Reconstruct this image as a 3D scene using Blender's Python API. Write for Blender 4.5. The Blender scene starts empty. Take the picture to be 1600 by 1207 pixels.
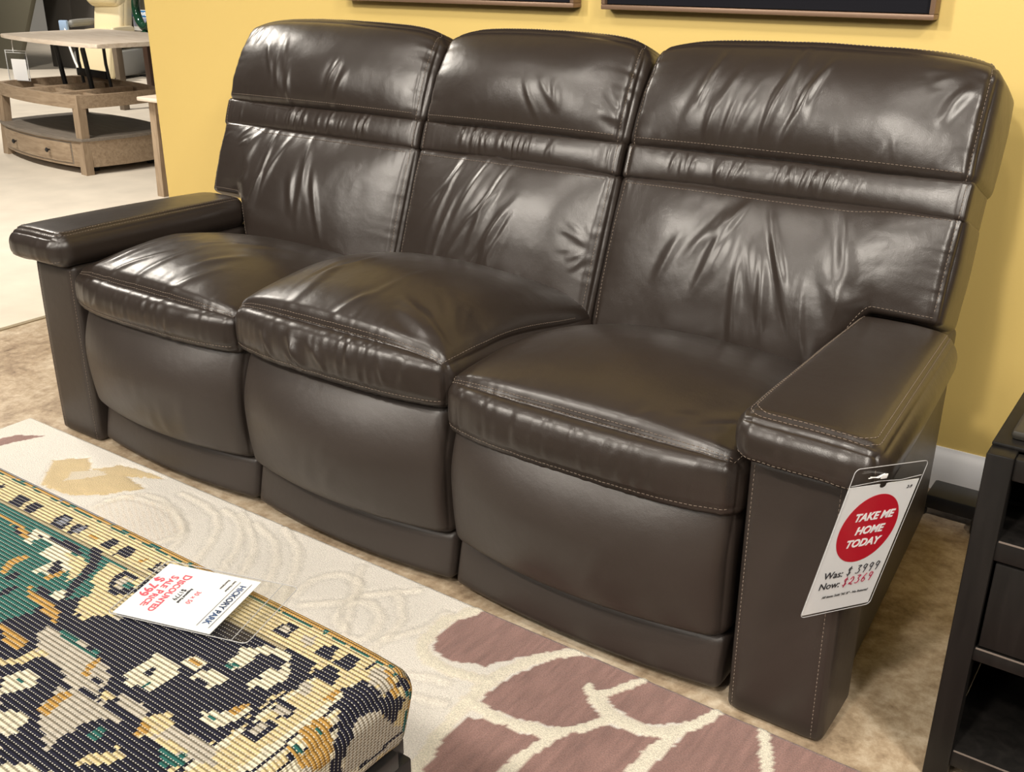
import bpy, bmesh, math, random
import numpy as np
from mathutils import Vector, Matrix, Euler

C = bpy.context.scene.collection
scene = bpy.context.scene
PI = math.pi

# ------------------------------------------------------------------ camera
cd = bpy.data.cameras.new('camera')
cam = bpy.data.objects.new('camera', cd)
C.objects.link(cam)
cd.sensor_fit = 'HORIZONTAL'
cd.sensor_width = 36.0
cd.lens = 1599.9 / 1600 * 36.0
cd.clip_start = 0.05
cd.clip_end = 60
right = Vector((0.8163, 0.5775, 0.0030)).normalized()
fwd = Vector((-0.5318, 0.7538, -0.3860)).normalized()
up = right.cross(fwd).normalized()
right = fwd.cross(up).normalized()
cam.matrix_world = Matrix(((right.x, up.x, -fwd.x, 1.4895),
                           (right.y, up.y, -fwd.y, -1.4477),
                           (right.z, up.z, -fwd.z, 1.2605),
                           (0, 0, 0, 1)))
scene.camera = cam

# ------------------------------------------------------------------ colour management, world, lamps
vs = scene.view_settings
vs.view_transform = 'Standard'
vs.look = 'None'
vs.exposure = -0.14
vs.gamma = 1.0
vs.use_curve_mapping = False
w = bpy.data.worlds.new('world')
scene.world = w
w.use_nodes = True
w.node_tree.nodes['Background'].inputs[0].default_value = (1.0, 0.96, 0.91, 1)
w.node_tree.nodes['Background'].inputs[1].default_value = 0.09


def lamp(name, loc, target, energy, size=0.25, color=(1.0, 0.925, 0.82), spot=None, blend=0.6):
    if spot:
        l = bpy.data.lights.new(name, 'SPOT')
        l.spot_size = math.radians(spot)
        l.spot_blend = blend
        l.shadow_soft_size = size
    else:
        l = bpy.data.lights.new(name, 'AREA')
        l.shape = 'DISK'
        l.size = size
    l.energy = energy
    l.color = color
    o = bpy.data.objects.new(name, l)
    o.location = loc
    d = Vector(target) - Vector(loc)
    o.rotation_euler = d.to_track_quat('-Z', 'Y').to_euler()
    C.objects.link(o)
    return o


# ceiling track lamps of the showroom
lamp('ceiling_lamp', (0.9, -2.6, 3.0), (0.6, 0.6, 0.5), 300, 0.12, spot=75)
lamp('ceiling_lamp', (-1.6, -2.4, 3.0), (-0.9, 0.6, 0.5), 290, 0.12, spot=75)
lamp('ceiling_lamp', (2.6, -0.9, 3.0), (0.9, 0.4, 0.4), 200, 0.10, spot=75)
lamp('ceiling_lamp', (-0.4, -0.9, 3.0), (-0.2, 0.6, 0.6), 70, 0.12, spot=80)
lamp('ceiling_lamp', (1.1, -0.6, 3.0), (1.0, 1.1, 1.0), 48, 0.10, spot=80)
lamp('ceiling_lamp', (-1.3, -0.5, 3.0), (-1.4, 1.1, 1.0), 38, 0.10, spot=80)
lamp('ceiling_panel', (0.6, -4.6, 3.0), (0.4, 0.0, 0.6), 70, 0.9)
lamp('ceiling_panel', (-2.4, -4.4, 3.0), (-0.6, 0.0, 0.6), 70, 0.9)
lamp('ceiling_panel', (3.8, -2.6, 3.0), (0.9, 0.4, 0.6), 45, 0.8)
lamp('ceiling_lamp', (3.3, -1.9, 3.0), (1.1, 0.0, 0.3), 170, 0.12, spot=60)
lamp('ceiling_panel', (-4.2, 0.9, 2.95), (-0.5, 0.1, 0.5), 75, 0.55)
# the open showroom beyond the wall
lamp('ceiling_lamp', (-3.4, 0.2, 3.0), (-3.6, 1.2, 0.0), 210, 0.12, spot=110)
lamp('ceiling_lamp', (-4.9, 0.6, 3.0), (-4.9, 2.4, 0.0), 300, 0.12, spot=110)
lamp('ceiling_lamp', (-7.0, 3.2, 3.0), (-7.4, 4.6, 0.0), 420, 0.15, spot=120)
lamp('ceiling_lamp', (-12.0, 7.6, 3.0), (-12.6, 9.6, 0.8), 300, 0.15, spot=120)
lamp('ceiling_lamp', (-9.6, 4.4, 3.0), (-9.6, 6.2, 0.4), 420, 0.15, spot=120)

# ------------------------------------------------------------------ helpers: names, mesh building


def tag(o, label=None, cat=None, group=None, kind=None):
    if label: o['label'] = label
    if cat: o['category'] = cat
    if group: o['group'] = group
    if kind: o['kind'] = kind
    return o


def empty(name, loc=(0, 0, 0), rotz=0, label=None, cat=None, group=None, parent=None):
    o = bpy.data.objects.new(name, None)
    o.empty_display_size = 0.05
    o.location = loc
    o.rotation_euler = (0, 0, rotz)
    C.objects.link(o)
    if parent: o.parent = parent
    return tag(o, label, cat, group)


def link_mesh(name, me, mat, parent=None, smooth=True):
    if mat is not None:
        me.materials.append(mat)
    if smooth:
        me.polygons.foreach_set('use_smooth', [True] * len(me.polygons))
    o = bpy.data.objects.new(name, me)
    C.objects.link(o)
    if parent is not None:
        o.parent = parent
    return o


def np_mesh(name, V, F):
    V = np.asarray(V, dtype=np.float32)
    F = np.asarray(F, dtype=np.int32)
    me = bpy.data.meshes.new(name)
    me.vertices.add(len(V))
    me.vertices.foreach_set('co', V.ravel())
    k = F.shape[1]
    me.loops.add(F.size)
    me.loops.foreach_set('vertex_index', F.ravel())
    me.polygons.add(len(F))
    me.polygons.foreach_set('loop_start', np.arange(0, F.size, k, dtype=np.int32))
    me.update(calc_edges=True)
    me.validate()
    return me


class MB:
    """collects simple shapes into one mesh"""
    def __init__(s):
        s.bm = bmesh.new()

    def box(s, x0, x1, y0, y1, z0, z1, bev=0.0, M=None, seg=2):
        r = bmesh.ops.create_cube(s.bm, size=1.0)
        vs_ = r['verts']
        for v in vs_:
            v.co = Vector((x0 + (v.co.x + .5) * (x1 - x0), y0 + (v.co.y + .5) * (y1 - y0), z0 + (v.co.z + .5) * (z1 - z0)))
        if bev > 0:
            es = list({e for v in vs_ for e in v.link_edges})
            b = bmesh.ops.bevel(s.bm, geom=es, offset=bev, segments=seg, affect='EDGES', profile=0.5)
            vs_ = list({v for f in b['faces'] for v in f.verts} | {v for v in vs_ if v.is_valid})
        if M is not None:
            for v in vs_: v.co = M @ v.co
        return s

    def prism(s, pts, z0, z1, bev=0.0, M=None):
        """pts: outline in xy, extruded in z (M may turn it)"""
        a = [s.bm.verts.new((p[0], p[1], z0)) for p in pts]
        b = [s.bm.verts.new((p[0], p[1], z1)) for p in pts]
        fs = [s.bm.faces.new(a[::-1]), s.bm.faces.new(b)]
        n = len(pts)
        for i in range(n):
            fs.append(s.bm.faces.new((a[i], a[(i + 1) % n], b[(i + 1) % n], b[i])))
        vs_ = a + b
        if bev > 0:
            es = list(set(fs[0].edges) | set(fs[1].edges))
            r = bmesh.ops.bevel(s.bm, geom=es, offset=bev, segments=2, affect='EDGES', profile=0.5)
            vs_ = list({v for f in r['faces'] for v in f.verts} | {v for v in vs_ if v.is_valid})
        if M is not None:
            for v in vs_: v.co = M @ v.co
        return s

    def tube(s, pts, rad, n=8, closed=False):
        pts = [Vector(p) for p in pts]
        rads = rad if isinstance(rad, (list, tuple)) else [rad] * len(pts)
        rings = []
        prev = None
        for i, p in enumerate(pts):
            if closed:
                t = pts[(i + 1) % len(pts)] - pts[i - 1]
            else:
                t = pts[min(i + 1, len(pts) - 1)] - pts[max(i - 1, 0)]
            t.normalize()
            if prev is None:
                a = t.orthogonal().normalized()
            else:
                a = (prev - t * prev.dot(t)).normalized()
            prev = a
            b = t.cross(a)
            rings.append([s.bm.verts.new(p + (a * math.cos(2 * PI * k / n) + b * math.sin(2 * PI * k / n)) * rads[i]) for k in range(n)])
        m = len(rings)
        for i in range(m if closed else m - 1):
            A, B = rings[i], rings[(i + 1) % m]
            for k in range(n):
                s.bm.faces.new((A[k], A[(k + 1) % n], B[(k + 1) % n], B[k]))
        if not closed:
            s.bm.faces.new(rings[0][::-1])
            s.bm.faces.new(rings[-1])
        return s

    def lathe(s, prof, n=24, M=None):
        rings = []
        for r, z in prof:
            rings.append([s.bm.verts.new((max(r, 1e-5) * math.cos(2 * PI * k / n), max(r, 1e-5) * math.sin(2 * PI * k / n), z)) for k in range(n)])
        for i in range(len(rings) - 1):
            for k in range(n):
                s.bm.faces.new((rings[i][k], rings[i][(k + 1) % n], rings[i + 1][(k + 1) % n], rings[i + 1][k]))
        s.bm.faces.new(rings[0][::-1])
        s.bm.faces.new(rings[-1])
        if M is not None:
            for rr in rings:
                for v in rr: v.co = M @ v.co
        return s

    def build(s, name, mat, parent=None, smooth=False, angle=35):
        bmesh.ops.recalc_face_normals(s.bm, faces=s.bm.faces)
        me = bpy.data.meshes.new(name)
        s.bm.to_mesh(me)
        s.bm.free()
        o = link_mesh(name, me, mat, parent, True)
        try:
            me.set_sharp_from_angle(angle=math.radians(angle))
        except Exception:
            pass
        return o


def text_mesh(s, size, thick=0.0002, bold=0.0, shear=0.0, spacing=1.0, align='CENTER'):
    """vertices and faces of a line of lettering in the xy plane"""
    cu = bpy.data.curves.new('lettering', 'FONT')
    cu.body = s
    cu.size = size
    cu.extrude = thick
    cu.offset = bold
    cu.shear = shear
    cu.space_character = spacing
    cu.align_x = align
    cu.align_y = 'CENTER'
    cu.resolution_u = 3
    o = bpy.data.objects.new('lettering', cu)
    C.objects.link(o)
    dg = bpy.context.evaluated_depsgraph_get()
    me = bpy.data.meshes.new_from_object(o.evaluated_get(dg))
    C.objects.unlink(o)
    bpy.data.objects.remove(o)
    return me


def lettering(name, lines, mat, parent, M):
    """lines: (text, size, x, y, bold, shear, align, rot) laid out in the card's own plane; M places it"""
    bm = bmesh.new()
    for (t, size, x, y, bold, shear, align, rot) in lines:
        me = text_mesh(t, size, bold=bold, shear=shear, align=align)
        me.transform(M @ Matrix.Translation((x, y, 0)) @ Matrix.Rotation(rot, 4, 'Z'))
        bm.from_mesh(me)
        bpy.data.meshes.remove(me)
    me = bpy.data.meshes.new(name)
    bm.to_mesh(me)
    bm.free()
    return link_mesh(name, me, mat, parent, False)


# ------------------------------------------------------------------ materials
def new_mat(name):
    m = bpy.data.materials.new(name)
    m.use_nodes = True
    nt = m.node_tree
    return m, nt, nt.nodes, nt.links, nt.nodes['Principled BSDF']


def plain(name, col, rough=0.5, metal=0.0, bump=0.0, scale=200, spec=0.5, var=0.0, vscale=8, alpha=1.0, emit=None):
    m, nt, N, L, b = new_mat(name)
    b.inputs['Base Color'].default_value = (*col, 1)
    b.inputs['Roughness'].default_value = rough
    b.inputs['Metallic'].default_value = metal
    b.inputs['Specular IOR Level'].default_value = spec
    tc = N.new('ShaderNodeTexCoord')
    if var > 0:
        n = N.new('ShaderNodeTexNoise'); n.inputs['Scale'].default_value = vscale; n.inputs['Detail'].default_value = 5
        L.new(tc.outputs['Object'], n.inputs['Vector'])
        r = N.new('ShaderNodeValToRGB')
        r.color_ramp.elements[0].position = .3; r.color_ramp.elements[1].position = .7
        r.color_ramp.elements[0].color = (*[c * (1 - var) for c in col], 1)
        r.color_ramp.elements[1].color = (*[min(1, c * (1 + var)) for c in col], 1)
        L.new(n.outputs['Fac'], r.inputs[0]); L.new(r.outputs[0], b.inputs['Base Color'])
    if bump > 0:
        n = N.new('ShaderNodeTexNoise'); n.inputs['Scale'].default_value = scale; n.inputs['Detail'].default_value = 3
        L.new(tc.outputs['Object'], n.inputs['Vector'])
        bp = N.new('ShaderNodeBump'); bp.inputs['Strength'].default_value = bump; bp.inputs['Distance'].default_value = 0.002
        L.new(n.outputs['Fac'], bp.inputs['Height']); L.new(bp.outputs[0], b.inputs['Normal'])
    return m


def leather_mat(name, col=(0.024, 0.0175, 0.0140), rough=0.31, spec=.6):
    m, nt, N, L, b = new_mat(name)
    tc = N.new('ShaderNodeTexCoord')
    n1 = N.new('ShaderNodeTexNoise'); n1.inputs['Scale'].default_value = 7; n1.inputs['Detail'].default_value = 4
    L.new(tc.outputs['Object'], n1.inputs['Vector'])
    r = N.new('ShaderNodeValToRGB')
    r.color_ramp.elements[0].color = (*[c * .88 for c in col], 1)
    r.color_ramp.elements[1].color = (*[c * 1.12 for c in col], 1)
    L.new(n1.outputs['Fac'], r.inputs[0]); L.new(r.outputs[0], b.inputs['Base Color'])
    mr = N.new('ShaderNodeMapRange'); mr.inputs[3].default_value = rough - .04; mr.inputs[4].default_value = rough + .06
    L.new(n1.outputs['Fac'], mr.inputs[0]); L.new(mr.outputs[0], b.inputs['Roughness'])
    b.inputs['Specular IOR Level'].default_value = spec
    v = N.new('ShaderNodeTexVoronoi'); v.inputs['Scale'].default_value = 650
    L.new(tc.outputs['Object'], v.inputs['Vector'])
    n2 = N.new('ShaderNodeTexNoise'); n2.inputs['Scale'].default_value = 45; n2.inputs['Detail'].default_value = 5
    L.new(tc.outputs['Object'], n2.inputs['Vector'])
    b1 = N.new('ShaderNodeBump'); b1.inputs['Strength'].default_value = .16; b1.inputs['Distance'].default_value = .0006
    L.new(v.outputs['Distance'], b1.inputs['Height'])
    b2 = N.new('ShaderNodeBump'); b2.inputs['Strength'].default_value = .25; b2.inputs['Distance'].default_value = .002
    L.new(n2.outputs['Fac'], b2.inputs['Height']); L.new(b1.outputs[0], b2.inputs['Normal'])
    L.new(b2.outputs[0], b.inputs['Normal'])
    return m


def wood_mat(name, c1, c2, rough=.5, axis='X', scale=6):
    m, nt, N, L, b = new_mat(name)
    tc = N.new('ShaderNodeTexCoord'); mp = N.new('ShaderNodeMapping')
    mp.inputs['Scale'].default_value = {'X': (1, 9, 9), 'Z': (9, 9, 1), 'Y': (9, 1, 9)}[axis]
    L.new(tc.outputs['Object'], mp.inputs['Vector'])
    n = N.new('ShaderNodeTexNoise'); n.inputs['Scale'].default_value = scale; n.inputs['Detail'].default_value = 8; n.inputs['Distortion'].default_value = .8
    L.new(mp.outputs[0], n.inputs['Vector'])
    r = N.new('ShaderNodeValToRGB')
    r.color_ramp.elements[0].position = .3; r.color_ramp.elements[1].position = .72
    r.color_ramp.elements[0].color = (*c1, 1); r.color_ramp.elements[1].color = (*c2, 1)
    L.new(n.outputs['Fac'], r.inputs[0]); L.new(r.outputs[0], b.inputs['Base Color'])
    b.inputs['Roughness'].default_value = rough
    bp = N.new('ShaderNodeBump'); bp.inputs['Strength'].default_value = .15; bp.inputs['Distance'].default_value = .001
    L.new(n.outputs['Fac'], bp.inputs['Height']); L.new(bp.outputs[0], b.inputs['Normal'])
    return m


LEATHER = leather_mat('dark brown leather')
LEATHER_SMOOTH = leather_mat('dark brown vinyl', (0.030, 0.0225, 0.0185), .41, .55)
THREAD = plain('tan thread', (0.20, 0.155, 0.12), .7)
BLACKM = plain('black painted metal', (0.012, 0.012, 0.013), .45, bump=.05)
DARKGAP = plain('black lining fabric', (0.010, 0.009, 0.008), .9)
CARD = plain('white card', (0.92, 0.92, 0.92), .5)
INK = plain('black ink', (0.03, 0.03, 0.035), .6)
REDINK = plain('red ink', (0.62, 0.012, 0.03), .5)
REDPEN = plain('red pen', (0.35, 0.02, 0.06), .5)
BLUEINK = plain('navy ink', (0.05, 0.10, 0.22), .6)
PINKINK = plain('pale red ink', (0.72, 0.10, 0.14), .6)
OAK = wood_mat('weathered oak', (0.26, 0.185, 0.12), (0.42, 0.32, 0.22), .55, 'X')
OAKZ = wood_mat('weathered oak upright', (0.26, 0.185, 0.12), (0.42, 0.32, 0.22), .55, 'Z')
OAKTOP = wood_mat('pale oak top', (0.60, 0.49, 0.38), (0.80, 0.71, 0.60), .45, 'X', 4)
OAKSHADE = wood_mat('oak with painted shade', (0.16, 0.135, 0.11), (0.25, 0.215, 0.18), .5, 'X')  # pale oak, with the shade under the lift top painted into its colour
BLACKWOOD = wood_mat('black rubbed wood', (0.006, 0.0055, 0.005), (0.012, 0.0105, 0.0095), .42, 'Z', 5)
BLACKWOOD.node_tree.nodes['Principled BSDF'].inputs['Specular IOR Level'].default_value = .25
WORN = plain('worn grey edge', (0.16, 0.13, 0.11), .5)


def clear_mat(name, tint=(0.95, 0.97, 0.98), fac=0.12, rough=.05):
    m = bpy.data.materials.new(name)
    m.use_nodes = True
    nt = m.node_tree; N = nt.nodes; L = nt.links
    for n in list(N): N.remove(n)
    out = N.new('ShaderNodeOutputMaterial'); mix = N.new('ShaderNodeMixShader')
    t = N.new('ShaderNodeBsdfTransparent'); t.inputs[0].default_value = (*tint, 1)
    g = N.new('ShaderNodeBsdfGlossy'); g.inputs['Roughness'].default_value = rough
    mix.inputs[0].default_value = fac
    L.new(t.outputs[0], mix.inputs[1]); L.new(g.outputs[0], mix.inputs[2]); L.new(mix.outputs[0], out.inputs[0])
    return m


CLEAR = clear_mat('clear plastic', (0.97, 0.975, 0.98), .07, .10)

# ------------------------------------------------------------------ room
# stained concrete floor


def concrete():
    m, nt, N, L, b = new_mat('stained concrete')
    tc = N.new('ShaderNodeTexCoord')
    a = N.new('ShaderNodeTexNoise'); a.inputs['Scale'].default_value = 3.0; a.inputs['Detail'].default_value = 8; a.inputs['Roughness'].default_value = .68; a.inputs['Distortion'].default_value = 1.4
    c = N.new('ShaderNodeTexNoise'); c.inputs['Scale'].default_value = 30; c.inputs['Detail'].default_value = 8; c.inputs['Roughness'].default_value = .75
    for n in (a, c): L.new(tc.outputs['Object'], n.inputs['Vector'])
    mx = N.new('ShaderNodeMix'); mx.data_type = 'FLOAT'; mx.inputs[0].default_value = .45
    L.new(a.outputs['Fac'], mx.inputs[2]); L.new(c.outputs['Fac'], mx.inputs[3])
    r = N.new('ShaderNodeValToRGB')
    e = r.color_ramp.elements
    e[0].position = .36; e[0].color = (0.13, 0.080, 0.045, 1)
    e[1].position = .66; e[1].color = (0.66, 0.57, 0.44, 1)
    k = e.new(.5); k.color = (0.38, 0.29, 0.195, 1)
    L.new(mx.outputs[0], r.inputs[0]); L.new(r.outputs[0], b.inputs['Base Color'])
    b.inputs['Roughness'].default_value = .38
    bp = N.new('ShaderNodeBump'); bp.inputs['Strength'].default_value = .35; bp.inputs['Distance'].default_value = .003
    L.new(c.outputs['Fac'], bp.inputs['Height']); L.new(bp.outputs[0], b.inputs['Normal'])
    return m


tag(MB().box(-2.07, 5.0, -6.0, 1.12, -0.10, 0.0).build('floor', concrete()), kind='structure')
PALEFLOOR = plain('pale carpet tile', (0.62, 0.56, 0.47), .85, bump=.35, scale=260, var=.07, vscale=5)
tag(MB().box(-16.0, -2.07, -6.0, 12.0, -0.10, 0.0).build('floor', PALEFLOOR), kind='structure')
tag(MB().box(-2.07, 5.0, 1.24, 12.0, -0.10, 0.0).build('floor', PALEFLOOR), kind='structure')
tag(MB().box(-2.082, -2.058, -6.0, 1.12, 0.0, 0.004, .0015).build('trim_floor', plain('metal floor strip', (0.33, 0.27, 0.18), .4)), kind='structure')

WALLY = 1.10
YELLOW = plain('yellow wall paint', (0.61, 0.448, 0.145), .55, bump=.12, scale=120)
tag(MB().box(-2.00, 5.0, WALLY, WALLY + 0.14, 0.0, 3.1).build('wall_back', YELLOW), kind='structure')
WHITEP = plain('white trim paint', (0.80, 0.80, 0.82), .35)
prof = [(0, 0), (-0.015, 0), (-0.015, 0.088), (-0.012, 0.094), (-0.011, 0.100), (-0.006, 0.106), (-0.004, 0.116), (0, 0.116)]
M = Matrix(((0, 0, 1, 0), (1, 0, 0, WALLY), (0, 1, 0, 0), (0, 0, 0, 1)))
tag(MB().prism(prof, -2.0, 5.0, M=M).build('baseboard_back', WHITEP), kind='structure')
# far wall of the showroom
FARW = plain('pale grey paint', (0.50, 0.50, 0.49), .7)
tag(MB().box(-16.0, 5.0, 9.6, 9.75, 0.0, 3.1).build('wall_far', FARW), kind='structure')
tag(MB().box(-16.15, -16.0, -6.0, 9.75, 0.0, 3.1).build('wall_left', FARW), kind='structure')

# pictures on the yellow wall (only their lower edges are in frame)
CANVAS = plain('black picture canvas', (0.006, 0.006, 0.009), .8, spec=.15)
FRAMEM = plain('bronze frame', (0.20, 0.125, 0.08), .4, metal=.3)


def picture(x0, x1, z0, z1, label):
    t = empty('picture_frame', ((x0 + x1) / 2, WALLY, z0), 0, label, 'picture', 'framed pictures on the yellow wall')
    hw = (x1 - x0) / 2; h = z1 - z0; b = .012
    f = MB()
    for (a, c, d, e) in ((-hw, hw, 0, b), (-hw, hw, h - b, h), (-hw, -hw + b, b, h - b), (hw - b, hw, b, h - b)):
        f.box(a, c, -.045, -.003, d, e, .002)
    f.build('frame', FRAMEM, t)
    MB().box(-hw + b + .002, hw - b - .002, -.034, -.006, b + .002, h - b - .002).build('canvas', CANVAS, t)


picture(0.008, 0.863, 1.135, 1.75, 'black picture in a thin bronze frame above the right half of the sofa')
picture(-0.94, -0.078, 1.136, 1.75, 'black picture in a thin bronze frame above the middle of the sofa')

# ------------------------------------------------------------------ numpy noise


def vnoise(x, y, seed=0):
    x = np.asarray(x, float); y = np.asarray(y, float)
    xi = np.floor(x).astype(np.int64); yi = np.floor(y).astype(np.int64)
    fx = x - xi; fy = y - yi
    fx = fx * fx * (3 - 2 * fx); fy = fy * fy * (3 - 2 * fy)

    def h(a, b):
        n = (a * 374761393 + b * 668265263 + seed * 1442695041) & 0xffffffff
        n = ((n ^ (n >> 13)) * 1274126177) & 0xffffffff
        return ((n ^ (n >> 16)) & 0xffff) / 65535.0
    return (h(xi, yi) * (1 - fx) + h(xi + 1, yi) * fx) * (1 - fy) + (h(xi, yi + 1) * (1 - fx) + h(xi + 1, yi + 1) * fx) * fy


def fbm(x, y, seed=0, o=4):
    s = 0; a = 1; t = 0
    for k in range(o):
        s = s + a * vnoise(x * 2 ** k, y * 2 ** k, seed + 17 * k); t += a; a *= .5
    return s / t


def sstep(a, b, x):
    t = np.clip((x - a) / (b - a), 0, 1)
    return t * t * (3 - 2 * t)


# ------------------------------------------------------------------ upholstery: a padded box
class Pad:
    """A stuffed, rounded box. h: half sizes, r: edge radius, puff: dict face->height, warp: local->world,
    dis(p,q,n): extra displacement along the normal (wrinkles, seam grooves)."""
    def __init__(s, h, r, warp, puff=None, dis=None, exp=1.0):
        s.h = np.array(h, float); s.r = r; s.warp = warp; s.puff = puff or {}; s.dis = dis; s.exp = exp

    def surf(s, p, lift=0.0):
        p = np.asarray(p, float)
        inner = np.clip(p, -(s.h - s.r), s.h - s.r)
        d = p - inner
        n = d / np.maximum(np.linalg.norm(d, axis=1, keepdims=True), 1e-9)
        q = inner + s.r * n
        u = np.clip(p / s.h, -1, 1)
        disp = np.zeros(len(p))
        for f, amt in s.puff.items():
            ax = 'xyz'.index(f[1]); sg = 1 if f[0] == '+' else -1
            o = [k for k in range(3) if k != ax]
            wgt = np.clip(n[:, ax] * sg, 0, 1) ** 2
            g = ((1 - u[:, o[0]] ** 2) * (1 - u[:, o[1]] ** 2)).clip(0) ** (0.5 * s.exp)
            disp += amt * wgt * g
        if s.dis is not None:
            disp = disp + s.dis(p, q, n)
        q = q + n * (disp + lift)[:, None]
        return s.warp(q)

    def axis(s, k, res):
        h, r = s.h[k], s.r
        e = max(3, int(round(r * 1.2 / min(res, .006))))
        m = max(2, int(round(2 * (h - r) / res)))
        return np.concatenate([np.linspace(-h, -h + r, e, endpoint=False), np.linspace(-h + r, h - r, m, endpoint=False), np.linspace(h - r, h, e + 1)])

    def mesh(s, name, mat, parent, res=(.006, .006, .006)):
        A = [s.axis(k, res[k]) for k in range(3)]
        P = []; F = []; base = 0
        for ax in range(3):
            o = [(ax + 1) % 3, (ax + 2) % 3]
            a, b = A[o[0]], A[o[1]]
            U, V = np.meshgrid(a, b, indexing='ij')
            for sg in (-1, 1):
                p = np.zeros((U.size, 3)); p[:, ax] = sg * s.h[ax]; p[:, o[0]] = U.ravel(); p[:, o[1]] = V.ravel()
                idx = np.arange(U.size).reshape(U.shape) + base
                q = np.stack([idx[:-1, :-1], idx[1:, :-1], idx[1:, 1:], idx[:-1, 1:]], -1).reshape(-1, 4)
                if sg < 0: q = q[:, ::-1]
                P.append(p); F.append(q); base += U.size
        P = np.concatenate(P); F = np.concatenate(F)
        key = np.round(P * 1e5).astype(np.int64)
        _, first, inv = np.unique(key, axis=0, return_index=True, return_inverse=True)
        inv = np.asarray(inv).ravel()
        P = P[first]; F = inv[F]
        W = s.surf(P)
        me = np_mesh(name, W, F)
        return link_mesh(name, me, mat, parent, True)


def stitch(paths, name, parent, pitch=.0085, dash=.0056, rad=.0006, mat=THREAD):
    """paths: lists of dense world points; dashes of thread laid along them"""
    V = []; F = []; nb = 0
    for pts in paths:
        pts = np.asarray(pts, float)
        seg = np.linalg.norm(np.diff(pts, axis=0), axis=1)
        s = np.concatenate([[0], np.cumsum(seg)])
        n = int(s[-1] / pitch)
        if n < 1: continue
        a0 = np.arange(n) * pitch
        def at(t): return np.stack([np.interp(t, s, pts[:, k]) for k in range(3)], 1)
        A = at(a0); B = at(a0 + dash)
        T = B - A; T /= np.maximum(np.linalg.norm(T, axis=1, keepdims=True), 1e-9)
        ref = np.tile(np.array([0.31, 0.2, 0.93]), (n, 1))
        S = np.cross(T, ref); S /= np.linalg.norm(S, axis=1, keepdims=True)
        U = np.cross(S, T)
        ring = []
        for k in range(4):
            c, d = math.cos(PI / 2 * k), math.sin(PI / 2 * k)
            ring.append((S * c + U * d) * rad)
        vv = np.stack([A + ring[k] for k in range(4)] + [B + ring[k] for k in range(4)], 1)
        base = (np.arange(n) * 8)[:, None] + nb
        f = []
        for k in range(4):
            f.append(np.stack([k, (k + 1) % 4, 4 + (k + 1) % 4, 4 + k]) * np.ones((n, 1), int) + base)
        f.append(np.array([3, 2, 1, 0]) + base); f.append(np.array([4, 5, 6, 7]) + base)
        V.append(vv.reshape(-1, 3)); F.append(np.concatenate(f)); nb += n * 8
    me = np_mesh(name, np.concatenate(V), np.concatenate(F))
    return tag(link_mesh(name, me, mat, parent, False), kind='stuff')


def line(a, b, n=160):
    t = np.linspace(0, 1, n)[:, None]
    return np.array(a)[None] * (1 - t) + np.array(b)[None] * t


def creases(X, Z, lst):
    """lst: (x0,z0,angle_deg,length,width,amp,bend) soft folds in the plane of a face"""
    out = np.zeros_like(X)
    for (x0, z0, ang, Ln, wd, am, bend) in lst:
        c, s_ = math.cos(math.radians(ang)), math.sin(math.radians(ang))
        u = (X - x0) * c + (Z - z0) * s_
        v = -(X - x0) * s_ + (Z - z0) * c
        v = v - bend * (u / Ln) ** 2 * Ln
        t = np.clip(np.abs(u) / (Ln * .5), 0, 1)
        win = (1 - t * t) ** 1.5
        g = np.exp(-(v / wd) ** 2) - .32 * np.exp(-((v - 1.9 * wd) / (1.2 * wd)) ** 2)
        out += am * g * win
    return out


def family(seed, n, xr, zr, ang, dang, ln, wd, am):
    rg = random.Random(seed)
    return [(rg.uniform(*xr), rg.uniform(*zr), ang + rg.uniform(-dang, dang), rg.uniform(*ln), rg.uniform(*wd), rg.uniform(*am), rg.uniform(-.12, .12)) for _ in range(n)]


def fan(seed, n, cx, cz, a0, a1, r0, r1, wd, am):
    """folds radiating from a point"""
    rg = random.Random(seed); L = []
    for k in range(n):
        a = a0 + (a1 - a0) * (k + rg.uniform(.2, .8)) / n
        rr0 = r0 * rg.uniform(.8, 1.3); rr1 = r1 * rg.uniform(.6, 1.1)
        m = (rr0 + rr1) / 2
        L.append((cx + m * math.cos(math.radians(a)), cz + m * math.sin(math.radians(a)), a, rr1 - rr0, rg.uniform(*wd), rg.uniform(*am), rg.uniform(-.12, .12)))
    return L


# ------------------------------------------------------------------ the sofa
sofa = empty('reclining_sofa', (0, 0, 0), 0, 'three-seat dark brown leather reclining sofa with padded arms, standing against the yellow wall', 'sofa')
HX = .308
SEATX = [(-.930, -HX), (-HX, HX), (HX, .930)]
BACKX = [(-1.085, -HX), (-HX, HX), (HX, 1.085)]
# reclined frame of the backs
B0 = np.array([0, .535, .44]); BS = np.array([0, .347, .938]); BN = np.array([0, -.938, .347])


def back_world(x, t, s):
    """x along the sofa, t outward from the face plane (towards the sitter), s up the recline"""
    P = B0[None] + s[:, None] * BS[None] + t[:, None] * BN[None]
    P[:, 0] = x
    return P


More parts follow.
